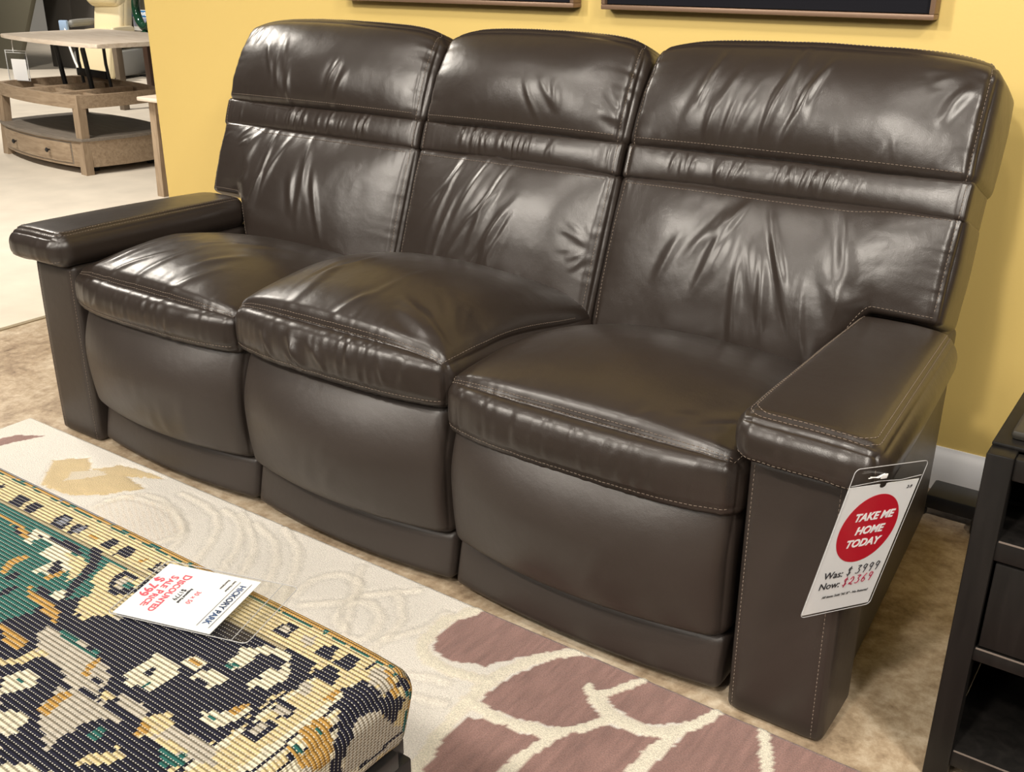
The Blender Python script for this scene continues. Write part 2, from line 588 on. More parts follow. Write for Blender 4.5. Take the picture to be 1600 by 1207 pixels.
HEADC = [
    # left seat: diagonal folds low left and in the middle
    family(1, 5, (-.22, -.06), (-.10, .02), 112, 14, (.10, .22), (.006, .012), (.0025, .005)) + family(11, 3, (.02, .14), (-.08, .0), 62, 12, (.10, .16), (.008, .014), (.003, .005)) + family(12, 4, (-.34, -.24), (.0, .10), 70, 12, (.05, .1), (.005, .008), (.001, .003)),
    family(2, 3, (.02, .12), (-.09, -.03), 118, 12, (.08, .16), (.006, .011), (.002, .004)) + fan(21, 6, .33, -.09, 105, 170, .03, .13, (.006, .01), (.002, .005)),
    family(3, 14, (-.22, .06), (-.07, .06), 76, 12, (.12, .24), (.006, .011), (.0020, .0042)) + fan(31, 5, .36, .10, 185, 250, .03, .16, (.007, .012), (.002, .004)) + family(32, 6, (-.10, .30), (-.10, -.07), 100, 20, (.04, .08), (.004, .007), (.001, .002)),
]
LOWC = [
    family(4, 7, (-.26, -.05), (-.06, .12), 76, 12, (.16, .32), (.007, .013), (.003, .006)) + family(41, 4, (-.02, .14), (-.02, .12), 100, 12, (.14, .26), (.008, .014), (.003, .005)) + family(42, 6, (-.36, -.18), (.08, .15), 60, 12, (.05, .12), (.005, .008), (.001, .003)),
    family(5, 12, (-.22, .12), (-.10, .14), 64, 12, (.16, .34), (.007, .012), (.002, .0045)) + fan(51, 7, .30, .0, 120, 230, .02, .10, (.006, .009), (.001, .003)),
    family(6, 7, (-.22, -.04), (-.02, .12), 68, 12, (.12, .24), (.008, .012), (.0025, .0045)) + family(61, 10, (-.06, .20), (-.14, .10), 104, 12, (.18, .36), (.008, .014), (.0025, .0058)),
]


def edge_pucker(a, dist, seed, amp=.0016, f=75, fall=.022):
    return amp * (vnoise(a * f, np.full_like(a, seed * 3.1), seed) - .5) * 2 * np.exp(-np.abs(dist) / fall)


def seat_back(i):
    xl, xr = BACKX[i]
    cx, hw = (xl + xr) / 2, (xr - xl) / 2 - .003
    part = empty('seat_back', parent=sofa)
    paths = []
    # --- headrest
    s0, s1 = .434, .700
    hs = (s1 - s0) / 2; cs = (s0 + s1) / 2; hd = .085; HD = .105

    def warpH(q):
        # top rolls backwards a little, and narrows a touch
        k = np.clip((q[:, 2] + hs) / (2 * hs), 0, 1.3)
        sh = .030 * k ** 2
        e = np.clip(np.abs(q[:, 0]) / hw, 0, 1.05)
        x = q[:, 0] * (1 - .022 * k)
        t = -q[:, 1] - HD + .010 - sh * 1.1
        sag = -.034 * e ** 7 * np.clip(k - .3, 0, 1) + .004 * (1 - e ** 2) * k
        return back_world(cx + x, t, cs + q[:, 2] + sag)

    def disH(p, q, n):
        fr = np.clip(-n[:, 1], 0, 1)
        d = creases(p[:, 0], p[:, 2], HEADC[i]) * fr
        dz = p[:, 2] + hs - .016
        d += .010 * (fbm(p[:, 0] * 5 + i * 11, p[:, 2] * 6 + 3, 13, 2) - .5) * fr
        d += edge_pucker(p[:, 0], dz, 5 + i) * fr
        for sg in (-1, 1):
            dx = np.abs(p[:, 0] - sg * (hw - .018))
            d -= .0035 * np.exp(-(dx / .005) ** 2) * np.clip(fr + n[:, 2], 0, 1)
            d += edge_pucker(p[:, 2], dx, 9 + i + sg, .002) * fr
        d += .003 * (fbm(p[:, 0] * 9 + i * 7, p[:, 2] * 9 + p[:, 1] * 9, 3) - .5)
        return d
    H = Pad((hw, HD, hs), .030, warpH, {'-y': .050, '+z': .020, '+x': .010, '-x': .010}, disH, 1.35)
    H.mesh('headrest', LEATHER, part, (.0045, .014, .0045))
    xs = hw - .018
    paths += [H.surf(line((-hw + .02, -HD, -hs + .028), (hw - .02, -HD, -hs + .028)), .0008)]
    for sg in (-1, 1):
        a = H.surf(line((sg * xs, -HD, -hs + .01), (sg * xs, -HD, hs - .002)), .0008)
        b = H.surf(line((sg * xs, -hd, hs), (sg * (xs - .02), -HD + .03, hs), 40), .0008)
        paths += [np.concatenate([a, b])]
    paths += [H.surf(line((-xs + .02, -HD + .03, hs), (xs - .02, -HD + .03, hs)), .0008)]
    # --- band
    s0, s1 = .368, .452
    hb = (s1 - s0) / 2; cb = (s0 + s1) / 2

    def warpB(q):
        return back_world(cx + q[:, 0], -q[:, 1] - hd + .008, cb + q[:, 2])
    rg = random.Random(70 + i)
    bandc = []
    for k in range(26):
        x = rg.gauss(-.02 if i != 2 else -.05, hw * .34)
        bandc.append((x, rg.uniform(-.008, .008), 84 + rg.uniform(-12, 10), rg.uniform(.05, .10), rg.uniform(.0035, .0065), rg.uniform(.001, .0028), rg.uniform(-.1, .1)))

    def disB(p, q, n):
        fr = np.clip(-n[:, 1], 0, 1)
        d = creases(p[:, 0], p[:, 2], bandc) * fr
        for sg in (-1, 1):
            d += edge_pucker(p[:, 0], p[:, 2] - sg * hb, 25 + i, .0012, 110, .014) * fr
            d -= .003 * np.exp(-((p[:, 0] - sg * (hw - .016)) / .005) ** 2) * fr
        return d
    Bd = Pad((hw - .002, hd, hb), .012, warpB, {'-y': .018}, disB, 1.3)
    Bd.mesh('lumbar_band', LEATHER, part, (.0035, .02, .004))
    for sg in (-1, 1):
        paths.append(Bd.surf(line((sg * (hw - .016), -hd, -hb + .006), (sg * (hw - .016), -hd, hb - .006), 40), .0008))
    # --- lower cushion
    hl = .384 / 2

    def sbot(xw):
        ax = np.abs(xw)
        if i == 1: return np.zeros_like(xw)
        d = (xw if i == 2 else -xw)
        return .160 * sstep(.850, .950, d)

    def warpL(q):
        xw = cx + q[:, 0]
        k = (q[:, 2] + hl) / (2 * hl)
        b = sbot(xw)
        s = b + k * (.384 - b)
        s = np.where(k < 0, b + (q[:, 2] + hl), s)
        # lower lumbar bulge leans forward over the seat
        return back_world(xw, -q[:, 1] - hd + .006, s)

    def disL(p, q, n):
        fr = np.clip(-n[:, 1], 0, 1)
        d = creases(p[:, 0], p[:, 2], LOWC[i]) * fr
        d += edge_pucker(p[:, 0], p[:, 2] - hl, 35 + i, .0018) * fr
        d += .012 * (fbm(p[:, 0] * 6 + i * 11, p[:, 2] * 4 + 3, 23, 2) - .5) * fr
        for sg in (-1, 1):
            dx = np.abs(p[:, 0] - sg * (hw - .018))
            d -= .0035 * np.exp(-(dx / .005) ** 2) * fr
            d += edge_pucker(p[:, 2], dx, 39 + i + sg, .0006) * fr
        d += .003 * (fbm(p[:, 0] * 9 + i * 7, p[:, 2] * 9, 8) - .5)
        return d
    Lw = Pad((hw, hd, hl), .024, warpL, {'-y': .052, '+x': .006, '-x': .006}, disL, 1.3)
    Lw.mesh('lower_cushion', LEATHER, part, (.0045, .02, .0045))
    paths.append(Lw.surf(line((-hw + .02, -hd, hl - .026), (hw - .02, -hd, hl - .026)), .0008))
    for sg in (-1, 1):
        out = (i == 0 and sg < 0) or (i == 2 and sg > 0)
        paths.append(Lw.surf(line((sg * xs, -hd, hl - .020), (sg * xs, -hd, -hl + .030)), .0008))
        if out:
            paths.append(Lw.surf(line((sg * xs, -hd, -hl + .030), (sg * (xs - .20), -hd, -hl + .030)), .0008))
    stitch(paths, 'stitching', part)
    return part


for i in range(3):
    seat_back(i)

SEATC = [
    family(101, 18, (-.26, .16), (-.28, .02), 58, 14, (.12, .30), (.008, .018), (.0018, .0042)),
    fan(102, 9, .33, -.30, 95, 165, .04, .26, (.008, .015), (.003, .0065)) + family(103, 7, (-.18, .08), (-.26, -.05), 72, 14, (.10, .22), (.008, .014), (.0018, .004)),
    family(104, 4, (.12, .26), (-.29, -.22), 40, 14, (.06, .14), (.008, .013), (.0012, .003)),
]
FRONTC = [
    family(111, 9, (-.25, .2), (-.02, .03), 60, 14, (.05, .09), (.005, .009), (.001, .0022)),
    family(112, 13, (-.28, .28), (-.03, .03), 105, 22, (.05, .10), (.005, .009), (.0015, .004)) + [(-.06, .0, 118, .10, .010, .008, .1)],
    family(113, 14, (-.2, .25), (-.02, .03), 75, 18, (.05, .09), (.004, .008), (.0008, .002)),
]


def seat_cushion(i):
    xl, xr = SEATX[i]
    hw = (xr - xl) / 2 + .004
    cx = (xl + xr) / 2
    y0, y1 = -.022, .60
    z0, z1 = ((.402, .514), (.422, .550), (.380, .506))[i]
    hy = (y1 - y0) / 2; hz = (z1 - z0) / 2
    crown = (.078, .088, .066)[i]
    part = empty('seat_cushion', parent=sofa)

    def warp(q):
        P = q.copy()
        u = q[:, 0] / hw
        v = (q[:, 1] + hy) / (2 * hy)
        P[:, 0] = cx + q[:, 0]
        f = np.clip(1 - v / .35, 0, 1)
        P[:, 1] = (y0 + y1) / 2 + q[:, 1] + .022 * np.abs(u) ** 5 * f
        P[:, 2] = (z0 + z1) / 2 + q[:, 2] - .055 * sstep(.30, 1.0, v)
        P[:, 2] -= (.014, .030, .014)[i] * np.clip(np.abs(u), 0, 1.03) ** 7 * np.clip(.5 + q[:, 2] / (2 * hz), 0, 1)
        return P

    def dis(p, q, n):
        top = np.clip(n[:, 2], 0, 1); fr = np.clip(-n[:, 1], 0, 1)
        d = creases(p[:, 0], p[:, 1], SEATC[i]) * top
        d += creases(p[:, 0], p[:, 2], FRONTC[i]) * fr
        d += edge_pucker(p[:, 0], p[:, 1] + hy, 55 + i, .0013, 90, .025) * np.clip(top + fr, 0, 1)
        tf = np.clip(top * 1.4, 0, 1)
        d -= .0030 * np.exp(-((p[:, 1] + hy - .012) / .007) ** 2) * tf       # seam grooves
        d -= .0030 * np.exp(-((p[:, 2] + hz - .028) / .006) ** 2) * fr
        d += .004 * (fbm(p[:, 0] * 8 + i * 5, p[:, 1] * 8, 33 + i) - .5) * top
        return d
    S = Pad((hw, hy, hz), .030, warp, {'+z': crown, '-y': .034, '-x': .008, '+x': .008}, dis, 1.25)
    S.mesh('cushion', LEATHER, part, (.005, .005, .0045))
    a = S.surf(line((-hw + .012, -hy + .004, hz), (hw - .012, -hy + .004, hz)), .0008)
    b = S.surf(line((-hw + .012, -hy + .013, hz), (hw - .012, -hy + .013, hz)), .0008)
    c = S.surf(line((-hw + .01, -hy, -hz + .028), (hw - .01, -hy, -hz + .028)), .0008)
    e = [S.surf(line((sg * (hw - .012), -hy + .004, hz), (sg * (hw - .012), hy - .1, hz)), .0008) for sg in (-1, 1)]
    stitch([a, b, c] + e, 'stitching', part)


for i in range(3):
    seat_cushion(i)


def footrest(i):
    xl, xr = SEATX[i]
    hw = (xr - xl) / 2 - .002; cx = (xl + xr) / 2
    part = empty('footrest', parent=sofa)
    z0, z1 = .122, .440
    hz = (z1 - z0) / 2; hy = .06

    def bow(x): return -.026 * (1 - (x / hw) ** 2)

    def warp(q):
        P = q.copy()
        k = q[:, 2] / hz
        P[:, 0] = cx + q[:, 0]
        P[:, 1] = q[:, 1] + .060 + bow(q[:, 0]) * (.85 + .15 * (1 - k * k).clip(0)) - .006 * k + .042 * np.clip(k, 0, 1) ** 1.8
        P[:, 2] = (z0 + z1) / 2 + q[:, 2]
        return P
    fc = family(120 + i, 5, (-.05, .2), (-.10, .0), 70, 16, (.08, .18), (.010, .018), (.0008, .002))

    def dis(p, q, n):
        fr = np.clip(-n[:, 1], 0, 1)
        return creases(p[:, 0], p[:, 2], fc) * fr + .003 * (fbm(p[:, 0] * 6 + i * 3, p[:, 2] * 6, 44) - .5) * fr
    Pad((hw, hy, hz), .036, warp, {'-y': .052}, dis, 1.2).mesh('upper_panel', LEATHER_SMOOTH, part, (.007, .02, .007))
    z0b, z1b = .018, .128
    hzb = (z1b - z0b) / 2

    def warp2(q):
        P = q.copy()
        P[:, 0] = cx + q[:, 0]
        P[:, 1] = q[:, 1] + .080 + bow(q[:, 0]) * .75 + .012 * (q[:, 2] / hzb)
        P[:, 2] = (z0b + z1b) / 2 + q[:, 2]
        return P
    Pad((hw - .002, hy, hzb), .016, warp2, {'-y': .012}, None, 1.0).mesh('kick_panel', LEATHER_SMOOTH, part, (.012, .02, .008))


for i in range(3):
    footrest(i)


def arm(sg):
    """sg=+1 right arm, -1 left arm; local x = distance from the sofa's middle"""
    part = empty('armrest', parent=sofa)
    # pad
    x0, x1, y0, y1, z0, z1 = .918, 1.168, -.048, .590, .512, .600
    hx, hy, hz = (x1 - x0) / 2, (y1 - y0) / 2, (z1 - z0) / 2

    def warp(q):
        P = q.copy()
        v = (q[:, 1] + hy) / (2 * hy)
        u = q[:, 0] / hx
        P[:, 0] = sg * ((x0 + x1) / 2 + q[:, 0] - .045 * np.clip(v, 0, 1) * np.clip((u + 1) / 2, 0, 1))
        P[:, 1] = (y0 + y1) / 2 + q[:, 1] + .03 * np.abs(u) ** 4 * np.clip(1 - v / .2, 0, 1) * .5
        # outer edge droops, rear settles
        P[:, 2] = (z0 + z1) / 2 + q[:, 2] - .010 * np.clip(u, 0, 1) ** 2 - .006 * v
        return P

    def dis(p, q, n):
        top = np.clip(n[:, 2], 0, 1); fr = np.clip(-n[:, 1], 0, 1)
        d = edge_pucker(p[:, 0], p[:, 1] + hy, 65, .0012, 70, .03)
        g = np.minimum(np.minimum(p[:, 0] + hx, hx - p[:, 0]), p[:, 1] + hy) - .022
        d -= .003 * np.exp(-(g / .004) ** 2) * (top > .5)
        d -= .003 * np.exp(-((p[:, 0] - hx + .01) / .004) ** 2) * fr * (fr > .5)
        d += .002 * (fbm(p[:, 0] * 10, p[:, 1] * 10, 66) - .5)
        return d
    A = Pad((hx, hy, hz), .038, warp, {'+z': .010, '-y': .008, '+x': .006}, dis, .8)
    A.mesh('arm_pad', LEATHER, part, (.005, .008, .005))
    k = .022

    def loop(off):
        e = k + off
        rc = .03
        pts = [line((-hx + e, hy - .02, hz), (-hx + e, -hy + e + rc, hz), 120)]
        th = np.linspace(PI, 1.5 * PI, 14)
        pts.append(np.stack([-hx + e + rc + rc * np.cos(th), -hy + e + rc + rc * np.sin(th), np.full(14, hz)], 1))
        pts.append(line((-hx + e + rc, -hy + e, hz), (hx - e - rc, -hy + e, hz), 60))
        th = np.linspace(1.5 * PI, 2 * PI, 14)
        pts.append(np.stack([hx - e - rc + rc * np.cos(th), -hy + e + rc + rc * np.sin(th), np.full(14, hz)], 1))
        pts.append(line((hx - e, -hy + e + rc, hz), (hx - e, hy - .02, hz), 120))
        return A.surf(np.concatenate(pts), .0008)
    ps = [loop(-.003), loop(.006)]
    ps.append(A.surf(line((-hx + .012, -hy, -hz + .018), (hx - .012, -hy, -hz + .018)), .0008))
    ps.append(A.surf(line((hx, -hy + .02, -hz + .012), (hx, hy - .05, -hz + .012)), .0008))
    ps.append(A.surf(line((hx - .012, -hy, hz - .03), (hx - .012, -hy, -hz + .02), 30), .0008))
    # upright front post of the arm and the body behind it
    def post(q):
        P = q.copy()
        k2 = (q[:, 2] + .256) / .512
        xin, xout = .945 - .003 * k2, 1.122 - .008 * k2
        P[:, 0] = sg * (xin + (q[:, 0] + .09) / .18 * (xout - xin))
        # rounding of the outer front corner and of the toe
        P[:, 1] = q[:, 1] + .08
        P[:, 2] = q[:, 2] + .256 + .0
        return P

    def pdis(p, q, n):
        fr = np.clip(-n[:, 1], 0, 1)
        d = -.0025 * np.exp(-((p[:, 0] + .078) / .004) ** 2) * fr
        d -= .0025 * np.exp(-((p[:, 0] - .072) / .004) ** 2) * fr
        return d
    Po = Pad((.09, .08, .256), .016, post, {'-y': .006, '+x': .004}, pdis)
    Po.mesh('front_post', LEATHER_SMOOTH, part, (.006, .02, .02))
    ps.append(Po.surf(line((-.078, -.08, -.25), (-.078, -.08, .25), 200), .0008))
    ps.append(Po.surf(line((.072, -.08, -.25), (.072, -.08, .25), 200), .0008))

    def side(q):
        P = q.copy()
        v = (q[:, 1] + .37) / .74
        k2 = (q[:, 2] + .245) / .49
        P[:, 0] = sg * (1.020 + q[:, 0] - .050 * v * (q[:, 0] > 0))
        P[:, 1] = .15 + .37 + q[:, 1]
        P[:, 2] = .265 + q[:, 2]
        return P
    Pad((.088, .37, .245), .02, side, {'+x': .004}).mesh('side_panel', LEATHER_SMOOTH, part, (.02, .02, .02))
    stitch(ps, 'stitching', part)


arm(1)
arm(-1)


# hidden carcass and rear shell
def shell_warp(q):
    x = q[:, 0]
    return back_world(x, -.235 + q[:, 1] * -1, .22 + q[:, 2])


Pad((1.055, .055, .270), .03, shell_warp, {}, None).mesh('back_shell', LEATHER_SMOOTH, sofa, (.04, .02, .03))
MB().box(-.94, .94, .13, .80, .05, .43, .005).build('seat_base', DARKGAP, sofa)
MB().box(-.97, .97, .80, .90, .02, .52, .02).build('rear_panel', LEATHER_SMOOTH, sofa)

# ------------------------------------------------------------------ price tag hanging on the right arm
INKCLR = CLEAR


def card_matrix(TL, TR, BL):
    TL, TR, BL = Vector(TL), Vector(TR), Vector(BL)
    x = (TR - TL); wd = x.length; x.normalize()
    y = (TL - BL); y = (y - x * y.dot(x)); ht = y.length; y.normalize()
    z = x.cross(y)
    return Matrix(((x.x, y.x, z.x, TL.x), (x.y, y.y, z.y, TL.y), (x.z, y.z, z.z, TL.z), (0, 0, 0, 1))), wd, ht


cp = Vector((1.4895, -1.4477, 1.2605))


def toward(p, f=.982):
    return cp + (Vector(p) - cp) * f


Mt, tw, th = card_matrix(toward((1.1134, -.0169, .5126), .958), toward((1.1845, .1103, .4969), .958), toward((1.0857, -.0302, .2792), .976))
tagobj = empty('price_tag', Mt.translation, 0, 'white hanging tag with a red disc and handwritten prices, tied to the right sofa arm', 'price tag')
LM = Matrix.Translation(-Mt.translation) @ Mt      # local to the tag's empty


def thick_card(name, outline, t, mat, parent, M, z=0.0):
    return MB().prism(outline, z - t / 2, z + t / 2, M=M).build(name, mat, parent)


def bent(o, M, amp, w_, h_):
    return o


thick_card('card', [(0, -th), (tw, -th), (tw, 0), (0, 0)], .0008, CARD, tagobj, LM)


def rrect(x0, y0, x1, y1, r, n=6):
    P = []
    for cx_, cy_, a in ((x1 - r, y1 - r, 0), (x0 + r, y1 - r, PI / 2), (x0 + r, y0 + r, PI), (x1 - r, y0 + r, 1.5 * PI)):
        for k in range(n + 1):
            t = a + PI / 2 * k / n
            P.append((cx_ + r * math.cos(t), cy_ + r * math.sin(t)))
    return P


thick_card('plastic_sleeve', rrect(-.003, -th - .003, tw + .003, .034, .008), .0004, CLEAR, tagobj, LM, .0015)
sl = MB()
oc = rrect(-.003, -th - .003, tw + .003, .034, .008)
sl.tube([LM @ Vector((p[0], p[1], .0015)) for p in oc], .0006, 6, closed=True)
sl.tube([LM @ Vector((p[0], p[1], .0018)) for p in ((0, .004), (tw * .4, .007), (tw * .7, .004), (tw, .008))], .0005, 6)
sl.build('sleeve_edge', plain('sleeve rim plastic', (.45, .45, .46), .25), tagobj)
oc = [(tw * .5 + .058 * math.cos(2 * PI * k / 64), -.083 + .064 * math.sin(2 * PI * k / 64)) for k in range(64)]
thick_card('red_disc', oc, .0002, plain('red print', (0.60, 0.010, 0.028), .45), tagobj, LM, .0009)
Mf = LM @ Matrix.Translation((0, 0, .0012))
lettering('disc_lettering', [('TAKE ME', .0200, tw * .52, -.060, .0007, .18, 'CENTER', 0), ('HOME', .0200, tw * .53, -.086, .0007, .18, 'CENTER', 0),
                             ('TODAY', .0200, tw * .50, -.110, .0007, .18, 'CENTER', 0)], CARD, tagobj, Mf)
lettering('printed_lettering', [('Was:', .0190, .016, -.168, .0001, 0, 'LEFT', 0), ('Now:', .0190, .014, -.189, .0001, 0, 'LEFT', 0)], INK, tagobj, Mf)
lettering('footnote_lettering', [('All items Sold "AS IS" - No Returns!', .0066, tw * .55, -.212, 0, .1, 'CENTER', 0)], INK, tagobj, Mf)
lettering('code_lettering', [('2-9', .008, tw - .016, -.012, 0, .2, 'CENTER', 0)], INK, tagobj, Mf)

GL = {  # single-stroke handwritten figures in a unit box
    '$': [[(.8, .8), (.45, .95), (.2, .75), (.5, .5), (.75, .3), (.5, .08), (.15, .2)], [(.5, 1.1), (.5, -.1)]],
    '3': [[(.15, .95), (.8, .95), (.45, .6), (.8, .4), (.6, .05), (.1, .08)]],
    '9': [[(.75, .85), (.4, .98), (.15, .7), (.4, .48), (.75, .65), (.8, .9), (.7, .4), (.55, -.05)]],
    '2': [[(.1, .7), (.5, .98), (.8, .65), (.4, .2), (.1, .15), (.3, .3), (.6, .05), (.9, .08)]],
    '6': [[(.7, 1.0), (.3, .6), (.15, .2), (.45, .0), (.8, .2), (.55, .45), (.2, .3)]],
}


def handwriting(name, s, x, y, size, mat, M, parent, slope=.1):
    mb = MB()
    for ch in s:
        if ch != ' ':
            for st in GL[ch]:
                pts = []
                P = [Vector((x + (a + .15 * b) * size * .6, y + slope * (x - .02) + b * size, 0)) for a, b in st]
                for k in range(len(P) - 1):
                    for t in range(4):
                        p0 = P[max(k - 1, 0)]; p1 = P[k]; p2 = P[k + 1]; p3 = P[min(k + 2, len(P) - 1)]
                        u = t / 4
                        pts.append(.5 * ((2 * p1) + (p2 - p0) * u + (2 * p0 - 5 * p1 + 4 * p2 - p3) * u * u + (3 * p1 - p0 - 3 * p2 + p3) * u ** 3))
                pts.append(P[-1])
                mb.tube([M @ p for p in pts], .0007, 5)
            x += size * .78
        else:
            x += size * .35
    return mb.build(name, mat, parent)


handwriting('handwritten_price', '$ 3999', .062, -.176, .0165, INK, Mf, tagobj, .05)
handwriting('handwritten_price', '$2369', .062, -.199, .0165, REDPEN, Mf, tagobj, .08)
st = MB()
top = Vector((1.150, -.062, .560)) - Mt.translation
hole = LM @ Vector((tw * .42, .020, .002))
st.tube([top, top.lerp(hole, .5) + Vector((.001, -.004, 0)), hole], .0007, 6)
st.tube([top + Vector((.002, .002, .002)), top.lerp(hole, .5) + Vector((.004, -.004, 0)), hole], .0007, 6)
st.build('string', CARD, tagobj)
MB().box(-.006, .006, -.004, .004, -.0008, .0008, .0005, M=LM @ Matrix.Translation((tw * .42, .016, .003))).build('plastic_clip', CARD, tagobj)

# ------------------------------------------------------------------ rug
RUGX0, RUGX1, RUGY0, RUGY1 = -1.235, 1.62, -2.05, -0.028


def seg_dist(X, Y, pts, wfun=None):
    """distance to a polyline, and the share of its length at the nearest point"""
    best = np.full(X.shape, 9.0); tt = np.zeros(X.shape)
    n = len(pts) - 1
    for k in range(n):
        ax, ay = pts[k]; bx, by = pts[k + 1]
        dx, dy = bx - ax, by - ay
        L2 = dx * dx + dy * dy + 1e-12
        t = np.clip(((X - ax) * dx + (Y - ay) * dy) / L2, 0, 1)
        d = np.hypot(X - ax - t * dx, Y - ay - t * dy)
        m = d < best
        best = np.where(m, d, best); tt = np.where(m, (k + t) / n, tt)
    return best, tt


def smooth_line(P, sub=6):
    out = []
    for k in range(len(P) - 1):
        p0 = P[max(k - 1, 0)]; p1 = P[k]; p2 = P[k + 1]; p3 = P[min(k + 2, len(P) - 1)]
        for t in range(sub):
            u = t / sub
            out.append(tuple(.5 * ((2 * p1[j]) + (p2[j] - p0[j]) * u + (2 * p0[j] - 5 * p1[j] + 4 * p2[j] - p3[j]) * u * u + (3 * p1[j] - p0[j] - 3 * p2[j] + p3[j]) * u ** 3) for j in (0, 1)))
    out.append(tuple(P[-1]))
    return out


def in_poly(X, Y, P):
    ins = np.zeros(X.shape, bool)
    n = len(P)
    for k in range(n):
        x0, y0 = P[k]; x1, y1 = P[(k + 1) % n]
        c = ((y0 > Y) != (y1 > Y)) & (X < (x1 - x0) * (Y - y0) / (y1 - y0 + 1e-12) + x0)
        ins ^= c
    return ins


# pattern lines on the rug, in rug metres: pale leaf outlines
BROWN_CELLS = [
    [(.425, -.022), (.395, -.10), (.397, -.165), (.425, -.195), (.470, -.198), (.530, -.172), (.558, -.130), (.600, -.070), (.640, -.022)],
    [(.580, -.262), (.584, -.190), (.600, -.130), (.625, -.078), (.662, -.040), (.70, -.022), (.79, -.022), (.775, -.060), (.745, -.105), (.715, -.118), (.752, -.150), (.782, -.172), (.742, -.235), (.690, -.248), (.640, -.260)],
    [(.796, -.028), (.80, -.022), (.945, -.022), (.930, -.070), (.890, -.112), (.850, -.136), (.795, -.136), (.757, -.108), (.780, -.075)],
    [(.590, -.300), (.640, -.290), (.700, -.280), (.722, -.272), (.712, -.330), (.706, -.420), (.70, -.52), (.62, -.52), (.605, -.44), (.588, -.36)],
    [(.752, -.252), (.800, -.178), (.860, -.166), (.895, -.150), (.885, -.200), (.882, -.260), (.88, -.40), (.74, -.44), (.735, -.36), (.738, -.30)],
    [(.958, -.022), (1.02, -.022), (1.036, -.060), (1.060, -.110), (1.085, -.170), (1.10, -.30), (1.08, -.42), (.91, -.40), (.910, -.250), (.922, -.130), (.948, -.060)],
    [(1.042, -.022), (1.62, -.022), (1.62, -.5), (1.12, -.5), (1.115, -.30), (1.098, -.165), (1.070, -.100), (1.050, -.055)],
    [(-1.19, -.20), (-1.155, -.120), (-1.085, -.072), (-1.110, -.125), (-1.135, -.20)],
    [(.60, -.56), (1.5, -.56), (1.5, -.95), (.9, -1.2), (.64, -.8)],
]
PALE_LINES = [
    [(.412, -.022), (.380, -.099), (.384, -.175), (.412, -.212), (.473, -.224), (.536, -.208), (.566, -.205)],
    [(.662, -.024), (.607, -.082), (.576, -.145), (.564, -.205), (.562, -.262)],
    [(.562, -.270), (.636, -.277), (.696, -.264), (.738, -.250), (.790, -.168)],
    [(.800, -.030), (.768, -.088), (.742, -.118), (.722, -.112), (.756, -.134), (.800, -.154), (.852, -.152), (.905, -.126), (.945, -.036)],
    [(.905, -.126), (.898, -.213), (.895, -.30), (.89, -.45)],
    [(.738, -.250), (.724, -.32), (.722, -.42), (.70, -.55)],
    [(1.030, -.030), (1.046, -.061), (1.072, -.110), (1.095, -.18), (1.11, -.32)],
    [(.562, -.262), (.574, -.353), (.592, -.440), (.61, -.54)],
]
FAINT_LINES = [
    [(-.619, -.242), (-.596, -.158), (-.473, -.137), (-.353, -.183), (-.361, -.258), (-.47, -.284)],
    [(-.297, -.30), (-.33, -.201), (-.44, -.133), (-.565, -.124), (-.622, -.204)],
    [(-.200, -.30), (-.253, -.181), (-.327, -.10), (-.409, -.072), (-.50, -.07)],
    [(-.120, -.30), (-.183, -.165), (-.266, -.084), (-.345, -.060)],
    [(.02, -.30), (-.052, -.17), (-.133, -.095), (-.236, -.060)],
    [(-.07, -.31), (-.115, -.19), (-.19, -.11), (-.30, -.05)],
    [(.09, -.31), (.01, -.18), (-.06, -.09), (-.16, -.04)],
    [(.23, -.241), (.184, -.221), (.174, -.173), (.212, -.145), (.266, -.176), (.283, -.242), (.243, -.255)],
    [(.06, -.22), (.05, -.15), (.09, -.10), (.15, -.11), (.16, -.17), (.10, -.23)],
    [(.314, -.22), (.356, -.151), (.364, -.079)], [(.356, -.311), (.321, -.265), (.314, -.22), (.30, -.15), (.24, -.09)],
    [(.30, -.33), (.25, -.27), (.13, -.10), (.10, -.05)],
    [(.18, -.13), (.26, -.05)], [(.38, -.40), (.45, -.33), (.53, -.30)], [(.36, -.36), (.42, -.28), (.50, -.25)],
]
GOLD = [(-.834, -.250), (-.932, -.147), (-.870, -.085), (-.800, -.125), (-.760, -.060), (-.690, -.045), (-.600, -.040), (-.655, -.075), (-.700, -.090), (-.600, -.105), (-.650, -.180), (-.720, -.235)]
GOLD_IN = [(-.80, -.20), (-.83, -.16), (-.79, -.12), (-.74, -.11), (-.76, -.15)]


